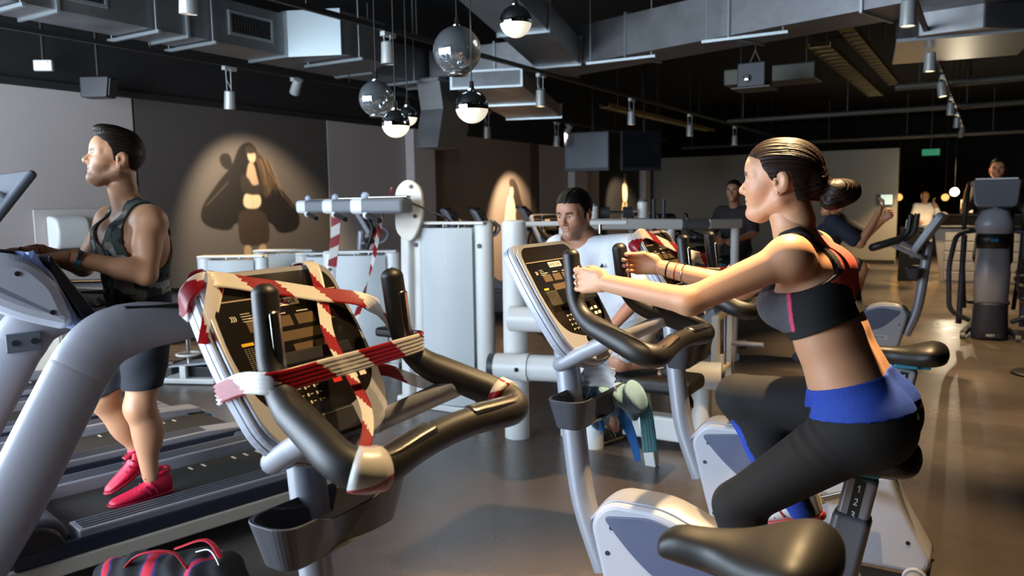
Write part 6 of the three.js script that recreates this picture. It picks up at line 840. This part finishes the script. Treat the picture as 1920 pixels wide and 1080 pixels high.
ELLS.forEach(([x, z, r], i) => {
  const f = (p) => { const q = V(...p).applyAxisAngle(V(0, 1, 0), r); return [q.x + x, q.y, q.z + z]; };
  tapeThing(['behind the lever machines', 'before the seated figure mural', 'beside the tall frosted tower', 'below the hanging screens', 'farthest along the murals'].map((s) => 'loose red and white tape round the elliptical trainer ' + s)[i], [x, 1.0, z], [
    ribbon([[-0.3, 1.5, 0.16], [-0.22, 1.44, 0.12], [-0.16, 1.32, -0.02], [-0.18, 1.22, -0.15], [-0.3, 1.2, -0.2]].map(f), [0.2, 1, 0.2], 0.06, 0.003, 0.18), ribbon([[-0.3, 1.46, -0.18], [-0.2, 1.42, -0.1], [-0.14, 1.26, 0.05], [-0.12, 1.12, 0.12], [-0.2, 1.05, 0.1]].map(f), [0.2, 1, -0.2], 0.06, 0.003, 0.18), ribbon([[-0.16, 1.3, 0.27], [-0.05, 1.26, 0.1], [-0.06, 1.24, -0.1], [-0.16, 1.28, -0.27]].map(f), [0, 1, 0], 0.05, 0.002, 0.16)]);
});
tapeThing('broad striped tape strip hanging below the farthest lever arm', [-4.7, 0.9, -4.97], [ribbon([[-4.7, 1.5, -4.95], [-4.73, 1.3, -4.955], [-4.78, 1.05, -4.96]], [0.86, 0, -0.5], 0.075, 0.002, 0.19)]);
tapeThing('long twisted red and white tape running down from the cam disc', [-3.75, 0.6, -4.2], [ribbon([[-3.9, 1.7, -4.72], [-3.93, 1.45, -4.62], [-3.9, 1.1, -4.45], [-3.88, 0.85, -4.3], [-3.9, 0.6, -4.15]], (t) => V(Math.cos(t * 7), 0.2, Math.sin(t * 7)), (t) => 0.022 + 0.022 * t, 0, 0.16)]);
// towel and face mask on the ridden bike
{
  const t = thing('towel', 'blue and grey microfibre towel draped over the cup tray', 'towel', [-1.1, 0.64, -2.55]), P = [E_([-1.1, 0.885, -2.54], [0.075, 0.04, 0.06], 0.03), E_([-1.05, 0.87, -2.56], [0.045, 0.06, 0.05], 0.03), E_([-1.14, 0.845, -2.53], [0.04, 0.06, 0.045], 0.03), C_([-1.16, 0.86, -2.53], [-1.165, 0.785, -2.53], 0.02, 0.026, 0.02), E_([-1.18, 0.9, -2.5], [0.05, 0.025, 0.04], 0.02)], f = field(P);
  const A = lin(0x5f7f96), cl = (x, y, z) => A.map((v) => v * (0.8 + 0.4 * noise(x * 300, y * 300, z * 300)));
  part(t, 'folded_bundle', skin((x, y, z) => f(x, y, z) + 0.02 * (noise(x * 26 + y * 20, y * 14, z * 26) - 0.5) + 0.005 * Math.sin(x * 120 + y * 60), bounds(P, 0.03), 0.005, cl).translate(1.1, -0.64, 2.55), M.cloth);
  const strip = (pts, w, ac, c) => { const g = ribbon(pts, ac, w, 0.008, 0.3).translate(1.1, -0.64, 2.55); return part(t, 'hanging_end', g, std(c, 0.9)); };
  const e1 = strip([[-1.1, 0.86, -2.55], [-1.09, 0.8, -2.565], [-1.06, 0.73, -2.57], [-1.035, 0.645, -2.57]], (q) => 0.075 - 0.05 * q, [1, 0.3, 0.3], 0x1c5a9c), e2 = strip([[-1.03, 0.88, -2.57], [-1.015, 0.82, -2.59], [-1.005, 0.75, -2.59], [-0.995, 0.68, -2.585]], (q) => 0.045 + 0.01 * q, [1, 0.2, -0.5], 0x4d8596), e3 = strip([[-1.15, 0.83, -2.52], [-1.165, 0.79, -2.51], [-1.155, 0.755, -2.515]], 0.05, [1, 0, 0.4], 0x2466a6);
  const m = thing('face_mask', 'crumpled white disposable face mask hanging by its loop', 'face mask', [-1.13, 0.9, -2.47]), pos = [], idx = [];
  for (let j = 0; j <= 14; j++) for (let i = 0; i <= 16; i++) { const u = i / 16, v = j / 14; pos.push(-0.06 + 0.12 * u, 0.02 + 0.09 * v + 0.012 * Math.sin(u * 4), 0.02 * Math.sin(u * 6 + v * 3) + 0.007 * Math.sin(v * 28) + 0.012 * noise(u * 5, v * 5, 2)); if (i && j) { const a = j * 17 + i; idx.push(a, a - 1, a - 18, a, a - 18, a - 17); } }
  const g = new THREE.BufferGeometry(); g.setAttribute('position', new THREE.Float32BufferAttribute(pos, 3)); g.setIndex(idx); g.computeVertexNormals(); part(m, 'pleated_sheet', g, phy(0xcfd2d4, 0.8, { transmission: 0.15 }));
  part(m, 'ear_loop', sweep(spline([[0.058, 0.1, 0.0], [0.07, 0.13, -0.005], [0.055, 0.145, -0.01], [0.03, 0.13, 0]], 16), 0.0016, { seg: 6 }), M.white); part(m, 'ear_loop', sweep(spline([[-0.058, 0.04, 0], [-0.085, 0.0, 0.02], [-0.075, -0.035, 0.02], [-0.055, -0.02, 0.02], [-0.04, 0.02, 0.01]], 16), 0.0016, { seg: 6 }), M.white);
}
{ // sports bag
  const t = thing('sports_bag', 'dark sports bag with red and violet bands beside the treadmill', 'bag', [-2.66, 0, -1.82], 0.5), P = [C_([-0.2, 0.11, 0], [0.2, 0.11, 0], 0.11, 0.11, 0.05), E_([0.0, 0.13, 0], [0.24, 0.1, 0.13], 0.04), E_([0.12, 0.17, 0.02], [0.1, 0.06, 0.1], 0.04)], f = field(P), K = lin(0x0c0c10), R = lin(0xb01a2c), W = lin(0x2c2c6a);
  part(t, 'body', skin((x, y, z) => Math.max(f(x, y, z) + 0.03 * (noise(x * 14, y * 14, z * 14) - 0.5) + 0.004 * Math.sin(x * 70 + y * 40), 0.002 - y), bounds(P, 0.04), 0.006, (x, y, z) => { const q = noise(x * 9 + 4, y * 12, z * 9), s = Math.sin(x * 34 + z * 18 + q * 5); return s > 0.86 ? R : s > 0.7 ? W : K; }), M.cloth);
  part(t, 'strap', sweep(spline([[-0.16, 0.2, 0.06], [-0.08, 0.27, 0.08], [0.04, 0.27, 0.06], [0.1, 0.22, 0.08]], 20), 0.014, { flat: 0.3, seg: 10 }), M.red); part(t, 'strap', sweep(spline([[0.0, 0.24, -0.04], [0.12, 0.27, -0.05], [0.2, 0.22, 0.0], [0.24, 0.15, 0.03]], 20), 0.012, { flat: 0.3, seg: 10 }), M.red); part(t, 'zip_cord', sweep(spline([[0.1, 0.245, 0.0], [0.16, 0.262, 0.02], [0.2, 0.24, 0.05], [0.22, 0.2, 0.06]], 16), 0.003, { seg: 6 }), M.white);
}
{ // black jacket on a stand at the right
  const t = thing('hanging_jacket', 'crumpled black padded jacket hung on a low stand', 'jacket', [0.42, 0, -8.2]), P = [E_([0, 0.86, 0], [0.2, 0.22, 0.17], 0.06), E_([0.02, 0.62, 0.02], [0.16, 0.25, 0.14], 0.06), E_([-0.07, 0.75, 0.1], [0.1, 0.16, 0.08], 0.04)], f = field(P);
  part(t, 'padded_shell', skin((x, y, z) => f(x, y, z) + 0.045 * (noise(x * 13, y * 13, z * 13) - 0.5) + 0.008 * Math.sin(y * 70 + noise(x * 9, 1, z * 9) * 6), bounds(P, 0.05), 0.01, () => lin(0x101216)), phy(0xffffff, 0.32, { vertexColors: true })); part(t, 'stand_pole', bar([0, 0.0, 0], [0, 0.95, 0], 0.025), M.pipeBlack); part(t, 'stand_foot', lathe([[0, 0.03], [0.18, 0.025], [0.2, 0.0], [0, 0]]), M.pipeBlack);
}
scene.traverse((o) => { if (o.isLight && o.castShadow !== undefined && !o.isRectAreaLight) o.castShadow = true; });
renderer.render(scene, camera);
